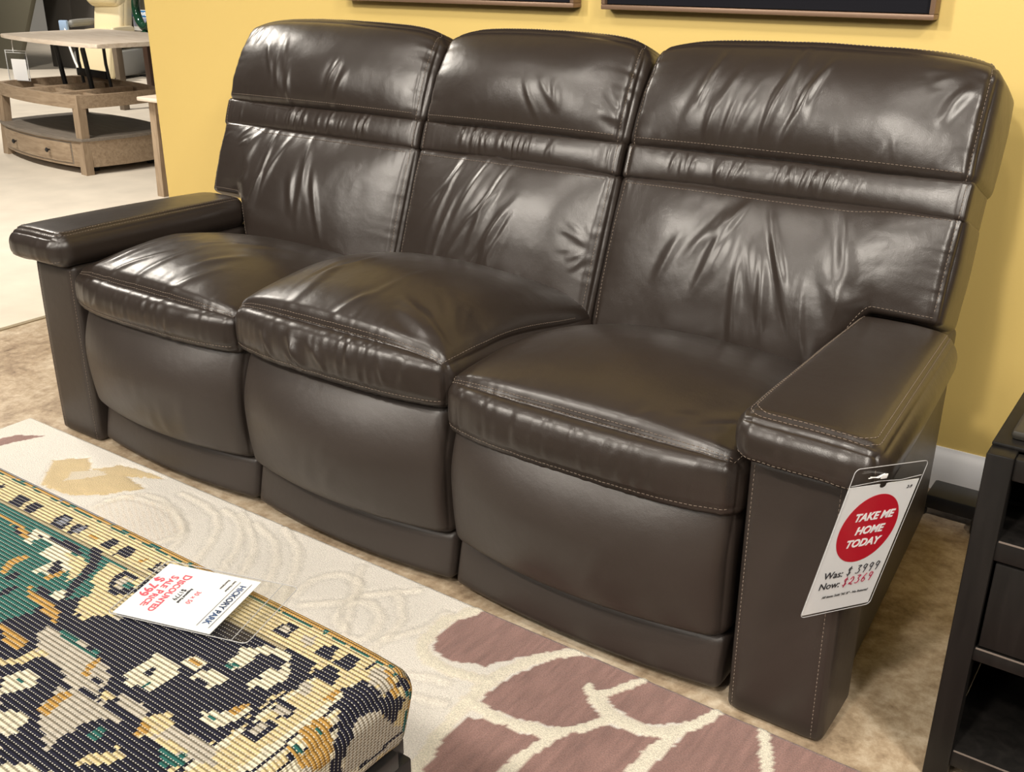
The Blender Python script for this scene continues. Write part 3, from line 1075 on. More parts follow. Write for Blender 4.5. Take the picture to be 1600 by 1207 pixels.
def rug():
    res = .0055
    xs = np.arange(RUGX0, RUGX1 + res, res); ys = np.arange(RUGY0 - .62, RUGY1 + res * .5, res)
    ys = np.concatenate([np.arange(RUGY1 - 2.0, ys[0] - .02, .03), ys])
    X, Y = np.meshgrid(xs, ys, indexing='ij')
    j = (fbm(X * 60, Y * 60, 5, 3) - .5)
    k = (fbm(X * 60, Y * 60, 9, 3) - .5)
    Xj = X + j * .012; Yj = Y + k * .012
    col = np.zeros(X.shape + (3,))
    base = np.array([.64, .60, .54])
    tint = fbm(X * 5, Y * 5, 2)[..., None] - .5
    col[:] = base * (1 + .10 * tint)
    Z = np.full(X.shape, .013) + .0010 * (fbm(X * 130, Y * 130, 21, 2) - .5)
    # softly carved lines
    for P in FAINT_LINES:
        d, t = seg_dist(Xj, Yj, smooth_line(P))
        wide = np.exp(-(d / .011) ** 2)[..., None]
        col = col * (1 - .45 * wide) + np.array([.68, .62, .52]) * .45 * wide
        g = np.exp(-((d - .013) / .0045) ** 2)
        col = col * (1 - .11 * g[..., None])
        Z += .0022 * wide[..., 0] - .0026 * g
    ribs = in_poly(X, Y, FAINT_LINES[0]) * (np.sin((X * .55 + Y) * 2 * PI / .016) > .1)
    col = col * (1 - .10 * ribs[..., None] * np.array([0, .5, 1.0])); Z += .0012 * ribs
    g = in_poly(Xj, Yj, GOLD)
    gi = in_poly(Xj, Yj, GOLD_IN)
    dg, _ = seg_dist(X, Y, GOLD + [GOLD[0]])
    col[g] = np.array([.52, .40, .22]) * (1 + .25 * (fbm(X[g] * 18, Y[g] * 50, 4) - .5))[:, None]
    col[gi] = [.56, .49, .38]
    Z -= .003 * np.exp(-(dg / .004) ** 2)
    for P in PALE_LINES:
        d, t = seg_dist(Xj, Yj, smooth_line(P))
        m = d < .0145
        col[m] = [.64, .58, .48]
    for P in BROWN_CELLS:
        m = in_poly(Xj, Yj, P)
        st = fbm(X * 150, Y * 20, 31, 3)
        col[m] = (np.array([.245, .142, .122]) * (1 + .55 * (st[m] - .5)[:, None]))
    for P in PALE_LINES:
        d, t = seg_dist(Xj, Yj, smooth_line(P))
        wdt = .0068 + .004 * np.sin(t * PI)
        m = d < wdt
        col[m] = [.64, .59, .48]
        Z += .002 * (d < wdt)
    nx, ny = X.shape
    V = np.stack([X, Y, Z], -1).reshape(-1, 3)
    idx = np.arange(nx * ny).reshape(nx, ny)
    F = np.stack([idx[:-1, :-1], idx[1:, :-1], idx[1:, 1:], idx[:-1, 1:]], -1).reshape(-1, 4)
    # skirt
    def edge(ids, flip):
        nonlocal V, F
        b = len(V)
        low = V[ids].copy(); low[:, 2] = .0005
        V = np.concatenate([V, low])
        n = len(ids)
        q = np.stack([ids[:-1], ids[1:], np.arange(1, n) + b, np.arange(n - 1) + b], -1)
        F = np.concatenate([F, q[:, ::-1] if flip else q])
    edge(idx[:, -1], False); edge(idx[:, 0], True); edge(idx[0, :], False); edge(idx[-1, :], True)
    me = np_mesh('floor_rug', V, F)
    at = me.color_attributes.new('weave', 'FLOAT_COLOR', 'POINT')
    full = np.ones((len(V), 4), np.float32); full[:, :3] = .5
    full[:nx * ny, :3] = col.reshape(-1, 3)
    at.data.foreach_set('color', full.ravel())
    m, nt, N, L, b = new_mat('hand tufted wool')
    a = N.new('ShaderNodeAttribute'); a.attribute_name = 'weave'
    tc = N.new('ShaderNodeTexCoord')
    n = N.new('ShaderNodeTexNoise'); n.inputs['Scale'].default_value = 380; n.inputs['Detail'].default_value = 3
    L.new(tc.outputs['Object'], n.inputs['Vector'])
    mr = N.new('ShaderNodeMapRange'); mr.inputs[1].default_value = .25; mr.inputs[2].default_value = .75; mr.inputs[3].default_value = .72; mr.inputs[4].default_value = 1.28
    L.new(n.outputs['Fac'], mr.inputs[0])
    mx = N.new('ShaderNodeVectorMath'); mx.operation = 'SCALE'
    L.new(a.outputs['Color'], mx.inputs[0]); L.new(mr.outputs[0], mx.inputs['Scale']); L.new(mx.outputs[0], b.inputs['Base Color'])
    b.inputs['Roughness'].default_value = .95; b.inputs['Specular IOR Level'].default_value = .15
    b.inputs['Sheen Weight'].default_value = .2
    bp = N.new('ShaderNodeBump'); bp.inputs['Strength'].default_value = .8; bp.inputs['Distance'].default_value = .003
    L.new(n.outputs['Fac'], bp.inputs['Height']); L.new(bp.outputs[0], b.inputs['Normal'])
    o = link_mesh('floor_rug', me, m)
    tag(o, 'cream tufted rug with white-outlined brown leaves, on the floor before the sofa', 'rug')


rug()

# ------------------------------------------------------------------ ottoman with a woven kilim cover
TRACE = [
    ('n', [(8,-738),(-4,-715),(28,-712),(35,-741)]),
    ('n', [(47,-736),(37,-712),(59,-708),(70,-738)]),
    ('n', [(122,-737),(110,-709),(141,-708),(152,-738)]),
    ('n', [(165,-737),(153,-712),(176,-707),(188,-735)]),
    ('n', [(235,-735),(235,-707),(252,-706),(262,-734)]),
    ('n', [(276,-738),(272,-706),(292,-705),(303,-731)]),
    ('n', [(350,-731),(350,-709),(373,-707),(375,-733)]),
    ('g', [(357,-726),(355,-713),(367,-713),(368,-728)]),
    ('b', [(127,-731),(121,-716),(137,-714),(142,-731)]),
    ('b', [(170,-732),(162,-717),(174,-714),(181,-730)]),
    ('o', [(202,-725),(205,-717),(219,-721),(220,-729)]),
    ('o', [(318,-729),(318,-715),(326,-715),(331,-727)]),
    ('n', [(-60,-715),(-56,-706),(-42,-720),(-44,-724)]),
    ('n', [(510,-835),(496,-883),(501,-903),(517,-904),(524,-919),(556,-918),(580,-910),(603,-917),(636,-905),(652,-920),(708,-905),(569,-789),(554,-818)]),
    ('n', [(601,-757),(607,-746),(696,-739),(704,-784),(701,-817),(705,-877),(711,-907),(669,-909),(642,-911),(507,-806),(545,-787),(581,-782)]),
    ('w', [(597,-775),(627,-750),(657,-746),(671,-761),(648,-759),(627,-768),(631,-786),(628,-811),(612,-813)]),
    ('t', [(611,-810),(616,-800),(626,-803),(621,-814)]),
    ('w', [(656,-795),(657,-777),(667,-777),(664,-755),(684,-772),(690,-784),(684,-801),(689,-813),(677,-813)]),
    ('w', [(652,-814),(657,-807),(673,-809),(669,-825)]),
    ('w', [(655,-881),(656,-871),(673,-868),(689,-842),(701,-842),(697,-875),(685,-892),(665,-891)]),
    ('o', [(674,-859),(684,-839),(690,-834),(689,-863)]),
    ('t', [(661,-880),(676,-878),(677,-883),(664,-884)]),
    ('w', [(588,-844),(605,-825),(634,-827),(632,-851),(618,-855),(624,-841),(597,-851)]),
    ('w', [(564,-837),(567,-818),(584,-816),(590,-832),(581,-842)]),
    ('o', [(566,-829),(573,-821),(583,-827),(578,-834)]),
    ('w', [(527,-897),(522,-847),(570,-844),(574,-870),(574,-898),(542,-902)]),
    ('n', [(545,-878),(542,-864),(554,-865),(553,-878)]),
    ('t', [(559,-891),(565,-883),(571,-891),(565,-895)]),
    ('n', [(679,-727),(676,-704),(697,-700),(703,-724)]),
    ('n', [(712,-728),(713,-703),(733,-700),(736,-725)]),
    ('n', [(714,-757),(710,-736),(732,-734),(740,-761)]),
    ('n', [(599,-722),(600,-704),(622,-701),(630,-728)]),
    ('g', [(605,-718),(605,-708),(618,-706),(623,-722)]),
    ('n', [(715,-835),(711,-813),(733,-811),(740,-835)]),
    ('g', [(718,-830),(717,-817),(730,-815),(733,-829)]),
    ('n', [(719,-876),(715,-850),(740,-847),(742,-874)]),
    ('g', [(723,-871),(721,-854),(737,-852),(736,-870)]),
    ('g', [(709,-783),(712,-772),(728,-776),(734,-791),(722,-793)]),
    ('o', [(721,-784),(724,-781),(730,-786),(727,-790)]),
    ('g', [(640,-712),(651,-700),(665,-719),(660,-726)]),
    ('o', [(748,-784),(746,-757),(757,-762),(759,-776)]),
    ('n', [(761,-727),(784,-723),(804,-728),(800,-715),(828,-696),(848,-705),(850,-716),(814,-742),(804,-766),(818,-784),(839,-803),(861,-809),(846,-829),(814,-817),(798,-802),(771,-783),(771,-771),(751,-753),(763,-738)]),
    ('g', [(803,-771),(816,-742),(854,-713),(870,-693),(890,-691),(881,-747),(871,-771),(863,-805),(832,-797)]),
    ('o', [(766,-811),(770,-802),(797,-812),(816,-817),(827,-829),(827,-843),(808,-865),(788,-846),(764,-836)]),
    ('t', [(761,-849),(777,-849),(797,-857),(807,-859),(801,-864),(781,-857)]),
    ('t', [(775,-822),(780,-816),(787,-825),(785,-829)]),
    ('o', [(769,-860),(775,-856),(807,-861),(810,-868)]),
    ('g', [(755,-707),(765,-694),(795,-709),(800,-731),(779,-720),(776,-732)]),
    ('o', [(763,-692),(784,-697),(821,-703),(816,-714),(787,-708)]),
    ('n', [(786,-689),(793,-681),(821,-683),(818,-695),(801,-697)]),
    ('n', [(749,-716),(747,-693),(752,-693),(755,-714)]),
    ('n', [(869,-776),(875,-693),(880,-690),(877,-772)]),
    ('c', [(294,-751),(339,-749),(367,-744),(403,-798),(413,-835),(399,-858),(362,-854),(338,-826),(307,-786)]),
    ('t', [(307,-811),(321,-796),(345,-821),(331,-831)]),
    ('w', [(121,-761),(183,-756),(217,-764),(245,-775),(266,-801),(257,-823),(229,-828),(225,-800),(200,-797),(137,-789)]),
    ('t', [(143,-785),(158,-768),(186,-776),(191,-799)]),
    ('n', [(235,-814),(230,-791),(257,-803),(257,-818)]),
    ('o', [(237,-827),(260,-820),(255,-804),(268,-815),(262,-829)]),
    ('c', [(224,-775),(245,-765),(275,-775),(289,-804),(291,-818),(260,-795)]),
    ('n', [(230,-744),(256,-741),(283,-759),(304,-794),(319,-831),(326,-857),(313,-867),(278,-860),(266,-845),(285,-841),(303,-852),(311,-845),(301,-820),(279,-782),(258,-761)]),
    ('w', [(297,-846),(303,-833),(313,-830),(320,-844),(313,-853)]),
    ('n', [(80,-773),(96,-767),(128,-773),(137,-789),(110,-785)]),
    ('n', [(135,-767),(183,-756),(226,-752),(239,-764),(195,-769),(154,-776)]),
    ('w', [(152,-767),(187,-764),(193,-770),(160,-772)]),
    ('o', [(183,-855),(171,-829),(181,-811),(191,-814),(190,-835),(204,-860)]),
    ('o', [(30,-767),(56,-766),(85,-763),(124,-776),(140,-781),(139,-787),(93,-775),(52,-775)]),
    ('n', [(208,-862),(206,-849),(220,-844),(228,-853),(219,-864)]),
    ('n', [(236,-885),(237,-866),(248,-867),(250,-880),(246,-892)]),
    ('o', [(250,-852),(290,-860),(318,-859),(353,-869),(365,-882),(306,-872),(275,-867)]),
    ('n', [(329,-776),(326,-758),(342,-749),(363,-756),(344,-760),(340,-773),(358,-789),(385,-765),(391,-774),(373,-801),(359,-800)]),
    ('g', [(340,-773),(346,-762),(363,-761),(378,-770),(360,-787)]),
    ('t', [(354,-773),(363,-761),(378,-770),(366,-779)]),
    ('n', [(389,-856),(394,-840),(411,-828),(433,-858),(414,-868)]),
    ('o', [(306,-926),(335,-924),(362,-923),(380,-931),(375,-942),(353,-944)]),
    ('n', [(345,-949),(368,-951),(385,-945),(382,-915),(393,-918),(394,-949),(378,-960),(364,-960)]),
    ('c', [(372,-964),(394,-959),(394,-925),(410,-921),(443,-921),(447,-931),(410,-931),(405,-958),(391,-975)]),
    ('n', [(412,-936),(418,-928),(457,-934),(469,-948),(472,-974),(485,-998),(454,-1011),(391,-975),(408,-959)]),
    ('w', [(413,-979),(421,-960),(447,-954),(460,-971),(448,-994),(437,-1002)]),
    ('t', [(425,-977),(435,-966),(442,-974),(436,-981)]),
    ('g', [(361,-890),(433,-886),(477,-896),(517,-904),(531,-935),(487,-945),(451,-932),(397,-926),(369,-911)]),
    ('t', [(386,-888),(400,-881),(427,-891),(465,-888),(472,-897),(440,-899),(398,-897)]),
    ('n', [(499,-923),(505,-916),(514,-919),(509,-926)]),
    ('o', [(475,-895),(478,-889),(492,-922),(483,-922)]),
    ('n', [(532,-938),(531,-926),(553,-920),(567,-934),(543,-942)]),
    ('c', [(536,-935),(536,-927),(552,-923),(558,-931),(542,-937)]),
    ('g', [(481,-949),(543,-942),(600,-948),(564,-974),(562,-1003),(572,-1023),(521,-1005),(496,-987)]),
    ('o', [(489,-956),(504,-951),(520,-994),(531,-988),(498,-989)]),
    ('w', [(465,-1018),(491,-1006),(516,-1008),(507,-1025),(490,-1032)]),
    ('n', [(507,-1012),(528,-1008),(538,-1017),(525,-1021)]),
    ('n', [(577,-995),(569,-970),(576,-951),(598,-952),(603,-968),(603,-993)]),
    ('t', [(581,-981),(580,-963),(592,-962),(596,-981)]),
    ('c', [(610,-1018),(607,-1003),(614,-990),(629,-982),(619,-970),(628,-973),(634,-981),(644,-972),(647,-983),(640,-997)]),
    ('c', [(613,-938),(609,-922),(625,-904),(646,-913),(654,-927),(641,-944),(624,-950)]),
    ('o', [(613,-938),(619,-929),(639,-942),(624,-950)]),
    ('g', [(555,-921),(584,-913),(603,-917),(609,-930),(570,-932)]),
    ('g', [(643,-945),(650,-918),(711,-908),(736,-928),(707,-940),(676,-944)]),
    ('c', [(648,-942),(669,-929),(695,-930),(689,-939),(657,-946)]),
    ('t', [(659,-950),(693,-939),(713,-945),(688,-963)]),
    ('n', [(496,-1036),(525,-1032),(577,-1042),(546,-1064)]),
]
PAL = {'n': (.010, .010, .024), 't': (.018, .105, .092), 'c': (.60, .49, .27), 'w': (.66, .61, .46), 'g': (.44, .40, .33), 'o': (.42, .24, .06), 'b': (.17, .18, .22)}
OX0, OX1, OY0, OY1 = -.47, .80, -1.42, -.66


def kilim_colour(u, v):
    """u along the bench, v across it (metres, unfolded over the edges)"""
    cu, cv = .0042, .0066
    uq = (np.floor(u / cu) + .5) * cu; vq = (np.floor(v / cv) + .5) * cv
    r1 = vnoise(uq / cu * .9, vq / cv * .9, 77)
    uj = uq + (vnoise(uq * 170, vq * 90, 3) - .5) * .005
    vj = vq + (vnoise(uq * 90, vq * 110, 6) - .5) * .003
    col = np.zeros((len(u), 3))
    P = {k: np.array(c) for k, c in PAL.items()}
    # field
    f = fbm(uj * 9 + 3, vj * 9, 12, 3)
    f2 = fbm(uj * 14 + 9, vj * 14, 19, 3)
    col[:] = P['t']
    nav = (uj > .30 + .25 * (vj + .95))
    col[nav] = P['n']
    out = (vj < -1.02) | (uj < -.14)
    m = out & (f > .52); col[m] = P['w']
    m = out & (f > .50) & (f <= .52); col[m] = P['n']
    m = out & (f > .58) & (f2 > .5); col[m] = P['o']
    m = out & (f < .38); col[m] = P['n']
    m = out & (f < .33) & (f2 > .48); col[m] = P['g']
    m = (~out) & (f > .60) & (f2 > .45); col[m] = P['g']
    # end border on the right
    e = uj > .700
    col[e] = P['c']
    m = e & (uj > .755); col[m] = P['w']
    m = e & (uj > .80) & (fbm(uj * 14, vj * 14, 41) > .5); col[m] = P['g']
    # long border
    s = vj > -.742
    col[s] = P['c']
    m = (vj > -.744) & (vj < -.738) & (uj < .7); col[m] = P['n'] * .5 + P['c'] * .5
    w_ = .052
    for base in np.arange(-.44, -.15, .135):
        for dd in (0, .048):
            x0 = base + dd
            m = (vj > -.731) & (vj < -.704) & (np.abs(uj - x0) < .017)
            col[m] = P['n']
            if int(round((base + 1) / .135)) % 3 == 1:
                m = (vj > -.725) & (vj < -.710) & (np.abs(uj - x0) < .009); col[m] = P['b'] * 1.6
        m = (np.abs(uj - base - .095) < .012) & (np.abs(vj + .717) < .008) & (r1 > .45); col[m] = P['o']
    # slim stripes near the far edge
    m = (vj > -.694); col[m] = P['c'] * .9
    m = (vj > -.690) & (vj <= -.684); col[m] = P['t']
    m = (vj > -.684) & (vj <= -.672); col[m] = P['o']
    m = (vj > -.672) & (vj <= -.664); col[m] = P['n'] * .4 + P['c'] * .4
    m = (vj > -.664); col[m] = P['g'] * .75
    m = (vj > -.682) & (uj < .12 + .12 * (vnoise(uj * 20, vj * 0, 4))); col[m] = P['b'] * 1.2
    m = (vj > -.672) & (uj > .18) & (uj < .62); col[m] = P['o'] * .55
    m = (vj > -.66) & (vnoise(uj * 60, vj * 60, 8) > .62); col[m] = P['n']
    # thin lines that run along the right end
    for x0, c in ((.708, 'n'), (.716, 'w'), (.770, 'n'), (.780, 'c'), (.788, 'n')):
        m = (np.abs(uj - x0 - .10 * 0) < .0035) & (vj < -.745) & (r1 > .25); col[m] = P[c]
    # traced motifs
    for c, poly in TRACE:
        pts = [(a / 1000.0, b / 1000.0) for a, b in poly]
        m = in_poly(uj, vj, pts)
        col[m] = P[c]
        if c in 'nwc' and len(pts) > 6:
            pass
    # heathered yarn
    r = vnoise(uq / cu * 1.7 + .3, vq / cv * 1.7 + .7, 99)
    light = col.sum(1) > .8
    m = light & (r > .80); col[m] = col[m] * .55 + P['g'] * .25
    col *= (1 + .35 * (r - .5))[:, None]
    return col


def ottoman():
    t = empty('ottoman', ((OX0 + OX1) / 2, (OY0 + OY1) / 2, 0), 0, 'long bench ottoman covered in navy, teal and cream kilim weave on black metal legs', 'ottoman')
    cx, cy = t.location.x, t.location.y
    hx, hy, hz = (OX1 - OX0) / 2, (OY1 - OY0) / 2, .060

    def warp(q):
        P = q.copy()
        k = (q[:, 2] + hz) / (2 * hz)
        P[:, 0] *= (1 - .030 * (1 - k)); P[:, 1] *= (1 - .03 * (1 - k))
        e = (np.clip(np.abs(q[:, 0]) / hx, 0, 1) ** 10) * (np.clip(np.abs(q[:, 1]) / hy, 0, 1) ** 10)
        P[:, 2] += .388 - .012 * e
        return P
    pad = Pad((hx, hy, hz), .028, warp, {'+z': .012, '+x': .006, '+y': .004}, None, .6)
    o = pad.mesh('upholstered_top', None, t, (.0040, .0040, .0045))
    me = o.data
    nv = len(me.vertices)
    co = np.empty(nv * 3, np.float32); me.vertices.foreach_get('co', co); co = co.reshape(-1, 3)
    W = co + np.array([cx, cy, 0])
    drop = np.clip(.448 - W[:, 2], 0, 1)
    xe, ye = OX1 - .012, OY1 - .012
    uu = np.where(W[:, 0] > xe - .02, W[:, 0] + drop, W[:, 0]); vv = np.where((W[:, 1] > ye - .02) & (W[:, 0] <= xe), W[:, 1] + drop, W[:, 1])
    nf = len(me.polygons)
    li = np.empty(nf * 4, np.int32); me.loops.foreach_get('vertex_index', li); li = li.reshape(-1, 4)
    fu = uu[li].mean(1); fv = vv[li].mean(1)
    fc = kilim_colour(fu, fv)
    at = me.color_attributes.new('weave', 'FLOAT_COLOR', 'CORNER')
    full = np.ones((nf, 4, 4), np.float32); full[:, :, :3] = fc[:, None, :]
    at.data.foreach_set('color', full.ravel())
    uv = me.uv_layers.new(name='weave_uv')
    uvd = np.stack([uu[li], vv[li]], -1).astype(np.float32)
    uv.data.foreach_set('uv', uvd.ravel())
    m, nt, N, L, b = new_mat('kilim weave')
    a = N.new('ShaderNodeAttribute'); a.attribute_name = 'weave'
    uvn = N.new('ShaderNodeUVMap'); uvn.uv_map = 'weave_uv'
    sp = N.new('ShaderNodeSeparateXYZ'); L.new(uvn.outputs[0], sp.inputs[0])

    def wave(sock, pitch, ph=0.0, add=None):
        ml = N.new('ShaderNodeMath'); ml.operation = 'MULTIPLY_ADD'; ml.inputs[1].default_value = 2 * PI / pitch; ml.inputs[2].default_value = ph
        L.new(sock, ml.inputs[0])
        s_ = N.new('ShaderNodeMath'); s_.operation = 'SINE'
        L.new(ml.outputs[0], s_.inputs[0])
        return s_.outputs[0]
    rowp = .0066
    wr = wave(sp.outputs[1], rowp, -PI / 2)      # ridge in the middle of each row
    wk = wave(sp.outputs[0], .0042, -PI / 2)
    ab = N.new('ShaderNodeMath'); ab.operation = 'MULTIPLY_ADD'; ab.inputs[1].default_value = .35
    L.new(wk, ab.inputs[0]); L.new(wr, ab.inputs[2])
    # pale warp shows between rows
    gt = N.new('ShaderNodeMath'); gt.operation = 'LESS_THAN'; gt.inputs[1].default_value = -.80
    L.new(wr, gt.inputs[0])
    gk = N.new('ShaderNodeMath'); gk.operation = 'GREATER_THAN'; gk.inputs[1].default_value = .15
    L.new(wk, gk.inputs[0])
    mu = N.new('ShaderNodeMath'); mu.operation = 'MULTIPLY'; L.new(gt.outputs[0], mu.inputs[0]); L.new(gk.outputs[0], mu.inputs[1])
    m2 = N.new('ShaderNodeMath'); m2.operation = 'MULTIPLY'; m2.inputs[1].default_value = .85; L.new(mu.outputs[0], m2.inputs[0])
    mx = N.new('ShaderNodeMix'); mx.data_type = 'RGBA'
    L.new(m2.outputs[0], mx.inputs[0]); L.new(a.outputs['Color'], mx.inputs[6]); mx.inputs[7].default_value = (.62, .60, .52, 1)
    # thread groove between the rows (a dark yarn gap)
    gd = N.new('ShaderNodeMath'); gd.operation = 'LESS_THAN'; gd.inputs[1].default_value = -.80
    L.new(wr, gd.inputs[0])
    nk = N.new('ShaderNodeMath'); nk.operation = 'LESS_THAN'; nk.inputs[1].default_value = .15; L.new(wk, nk.inputs[0])
    m3 = N.new('ShaderNodeMath'); m3.operation = 'MULTIPLY'; L.new(gd.outputs[0], m3.inputs[0]); L.new(nk.outputs[0], m3.inputs[1])
    m4 = N.new('ShaderNodeMath'); m4.operation = 'MULTIPLY'; m4.inputs[1].default_value = .35; L.new(m3.outputs[0], m4.inputs[0])
    mx2 = N.new('ShaderNodeMix'); mx2.data_type = 'RGBA'
    L.new(m4.outputs[0], mx2.inputs[0]); L.new(mx.outputs[2], mx2.inputs[6]); mx2.inputs[7].default_value = (.03, .03, .03, 1)
    L.new(mx2.outputs[2], b.inputs['Base Color'])
    b.inputs['Roughness'].default_value = .85; b.inputs['Specular IOR Level'].default_value = .25
    bp = N.new('ShaderNodeBump'); bp.inputs['Strength'].default_value = .9; bp.inputs['Distance'].default_value = .0016
    L.new(ab.outputs[0], bp.inputs['Height']); L.new(bp.outputs[0], b.inputs['Normal'])
    me.materials.clear(); me.materials.append(m)
    # frame
    f = MB()
    X, Y = hx * .955, hy * .94
    for sy in (-1, 1): f.box(-X, X, sy * Y - .012, sy * Y + .012, .300, .326, .002)
    for sx in (-1, 1): f.box(sx * X - .012, sx * X + .012, -Y + .012, Y - .012, .300, .326, .002)
    f.build('frame_rail', BLACKM, t)
    for sx in (-1, 1):
        for sy in (-1, 1):
            MB().box(sx * (X - .004) - .016, sx * (X - .004) + .016, sy * (Y - .004) - .016, sy * (Y - .004) + .016, .014, .300, .003).build('leg', BLACKM, t)
    f = MB()
    for sx in (-1, 1):
        f.box(sx * (X - .03) - .008, sx * (X - .03) + .008, -Y + .02, Y - .02, .255, .27, .002)
    return t


ottoman()

# the paper tag lying on it
O = Vector((.5175, -.668, .4645))
ax = Vector((.295, -.955, 0)).normalized(); ay = Vector((.957, .290, 0)).normalized()
ax = (ax - ay * ax.dot(ay)).normalized()
az = ax.cross(ay)
Mo = Matrix(((ax.x, ay.x, az.x, O.x), (ax.y, ay.y, az.y, O.y), (ax.z, ay.z, az.z, O.z), (0, 0, 0, 1)))
ot = empty('sale_tag', O, 0, 'white paper sale tag in a clear sleeve lying on the patterned ottoman', 'price tag')
Ml = Matrix.Translation(-O) @ Mo
CW, CH = .124, .148
thick_card('card', [(0, -CH), (CW, -CH), (CW, 0), (0, 0)], .0008, plain('tag paper', (.88, .88, .87), .5), ot, Ml)
thick_card('plastic_sleeve', rrect(-.004, -CH - .006, CW + .004, .056, .008), .0004, CLEAR, ot, Ml, .0012)
sl = MB()
sl.tube([Ml @ Vector((p[0], p[1], .0012)) for p in rrect(-.004, -CH - .006, CW + .004, .056, .008)], .0006, 6, closed=True)
sl.tube([Ml @ Vector((-.003, .032, .0015)), Ml @ Vector((CW + .003, .034, .0015))], .0006, 6)
sl.build('sleeve_edge', plain('sleeve rim plastic grey', (.40, .40, .40), .25), ot)
Mz = Ml @ Matrix.Translation((0, 0, .0008))
lettering('shop_lettering', [('HICKORY PARK', .0128, CW * .5, -.018, .00035, 0, 'CENTER', 0)], BLUEINK, ot, Mz)
lettering('small_print', [('Item Number', .0048, .010, -.034, 0, 0, 'LEFT', 0), ('Description', .0048, .010, -.044, 0, 0, 'LEFT', 0),
                          ], INK, ot, Mz)
lettering('retail_lettering', [('Suggested Retail', .0052, CW * .5, -.080, .0001, 0, 'CENTER', 0),
                          ('$1779', .0105, CW * .5, -.089, 0, 0, 'CENTER', 0)], INK, ot, Mz)
lettering('size_lettering', [('30 x 50', .0098, CW * .5, -.067, 0, 0, 'CENTER', 0)], PINKINK, ot, Mz)


def text_width(t, size):
    me = text_mesh(t, size, align='LEFT')
    xs_ = [v.co.x for v in me.vertices]
    bpy.data.meshes.remove(me)
    return max(xs_) if xs_ else 0


def small_caps(words, y, big, small, width, bold):
    """capitals larger than the rest, centred on the card"""
    out = []; x = 0
    for w_ in words:
        out.append((w_[0], big, x, y, bold, 0, 'LEFT', 0)); x += text_width(w_[0], big) + big * .10
        if len(w_) > 1:
            out.append((w_[1:], small, x, y - (big - small) * .36, bold, 0, 'LEFT', 0)); x += text_width(w_[1:], small)
        x += big * .35
    k = (width - x + big * .35) / 2
    return [(o[0], o[1], o[2] + k) + o[3:] for o in out]


lettering('sale_lettering', small_caps(['DISCOUNTED'], -.1035, .0165, .0135, CW, .0003) + small_caps(['SALE', 'PRICE:'], -.1195, .0160, .0130, CW, .0003) +
          [('$ 799', .0200, CW * .46, -.137, .0004, 0, 'CENTER', 0)], PINKINK, ot, Mz)
f = MB()
for y in (-.0265, -.0085): f.box(.01, CW - .01, y - .0003, y + .0003, 0, .0002, M=Mz)
f.build('printed_rule', INK, ot)

# ------------------------------------------------------------------ black cabinet at the right
cb = empty('black_cabinet', (1.54, .29, 0), 0, 'black open-fronted wooden side cabinet with one drawer, right of the sofa', 'cabinet')


def part_box(parent, name, mat, x0, x1, y0, y1, z0, z1, bev=.003):
    l = parent.location
    R_ = Matrix.Identity(4)
    return MB().box(x0 - l.x, x1 - l.x, y0 - l.y, y1 - l.y, z0 - l.z, z1 - l.z, bev).build(name, mat, parent)


CX0, CX1, CY0, CY1 = 1.283, 1.80, .040, .54
for (x, y) in ((CX0, CY0), (CX1 - .038, CY0), (CX0, CY1 - .038), (CX1 - .038, CY1 - .038)):
    part_box(cb, 'corner_post', BLACKWOOD, x, x + .038, y, y + .038, 0, .600, .003)
part_box(cb, 'side_panel', BLACKWOOD, CX0 + .006, CX0 + .022, CY0 + .038, CY1 - .038, .05, .597)
part_box(cb, 'side_panel', BLACKWOOD, CX1 - .022, CX1 - .006, CY0 + .038, CY1 - .038, .05, .597)
part_box(cb, 'back_panel', BLACKWOOD, CX0 + .038, CX1 - .038, CY1 - .02, CY1 - .008, .05, .597)
part_box(cb, 'top_rail', BLACKWOOD, CX0 + .038, CX1 - .038, CY0 + .006, CY0 + .03, .562, .598)
part_box(cb, 'top_rail', BLACKWOOD, CX0, CX1, CY0 + .032, CY1, .598, .606, .003)
part_box(cb, 'top_panel', plain('dark grey stone top', (.030, .027, .022), .35, bump=.1, scale=60), CX0 + .020, CX1 - .020, CY0 + .052, CY1 - .02, .606, .622, .007)
part_box(cb, 'shelf', BLACKWOOD, CX0 + .024, CX1 - .024, CY0 + .004, CY1 - .022, .428, .462)
part_box(cb, 'shelf', BLACKWOOD, CX0 + .024, CX1 - .024, CY0 + .004, CY1 - .022, .246, .270)
part_box(cb, 'shelf', BLACKWOOD, CX0 + .024, CX1 - .024, CY0 + .004, CY1 - .022, .034, .066)
dr = part_box(cb, 'drawer', BLACKWOOD, CX0 + .042, CX1 - .042, CY0 + .006, CY0 + .30, .274, .424, .002)
wl = MB()
for (x0, x1, y, z) in ((CX0 + .04, CX1 - .04, CY0 + .004, .4625), (CX0 + .04, CX1 - .04, CY0 + .004, .2705), (CX0 + .04, CX1 - .04, CY0 + .004, .0665)):
    wl.box(x0 - 1.54, x1 - 1.54, y - .29 - .0006, y - .29 + .0012, z - .0018, z + .0004)
wl.build('worn_edge', WORN, cb)

# low black plastic box on the floor behind
fb = empty('cable_box', (1.26, .975, 0), 0, 'low black box on the floor against the white baseboard behind the cabinet', 'box')
MB().box(-.215, .25, -.045, .050, .022, .060, .006).build('body', BLACKM, fb)
MB().box(-.10, .25, -.075, -.045, .0, .040, .006).build('front_foot', BLACKM, fb)
MB().lathe([(.012, 0), (.014, .004), (.014, .03), (.010, .036)], 14, Matrix.Translation((-.222, -.03, .0))).build('foot', BLACKM, fb)
MB().lathe([(.010, 0), (.010, .023)], 12, Matrix.Translation((.20, .02, .0))).build('foot', BLACKM, fb)

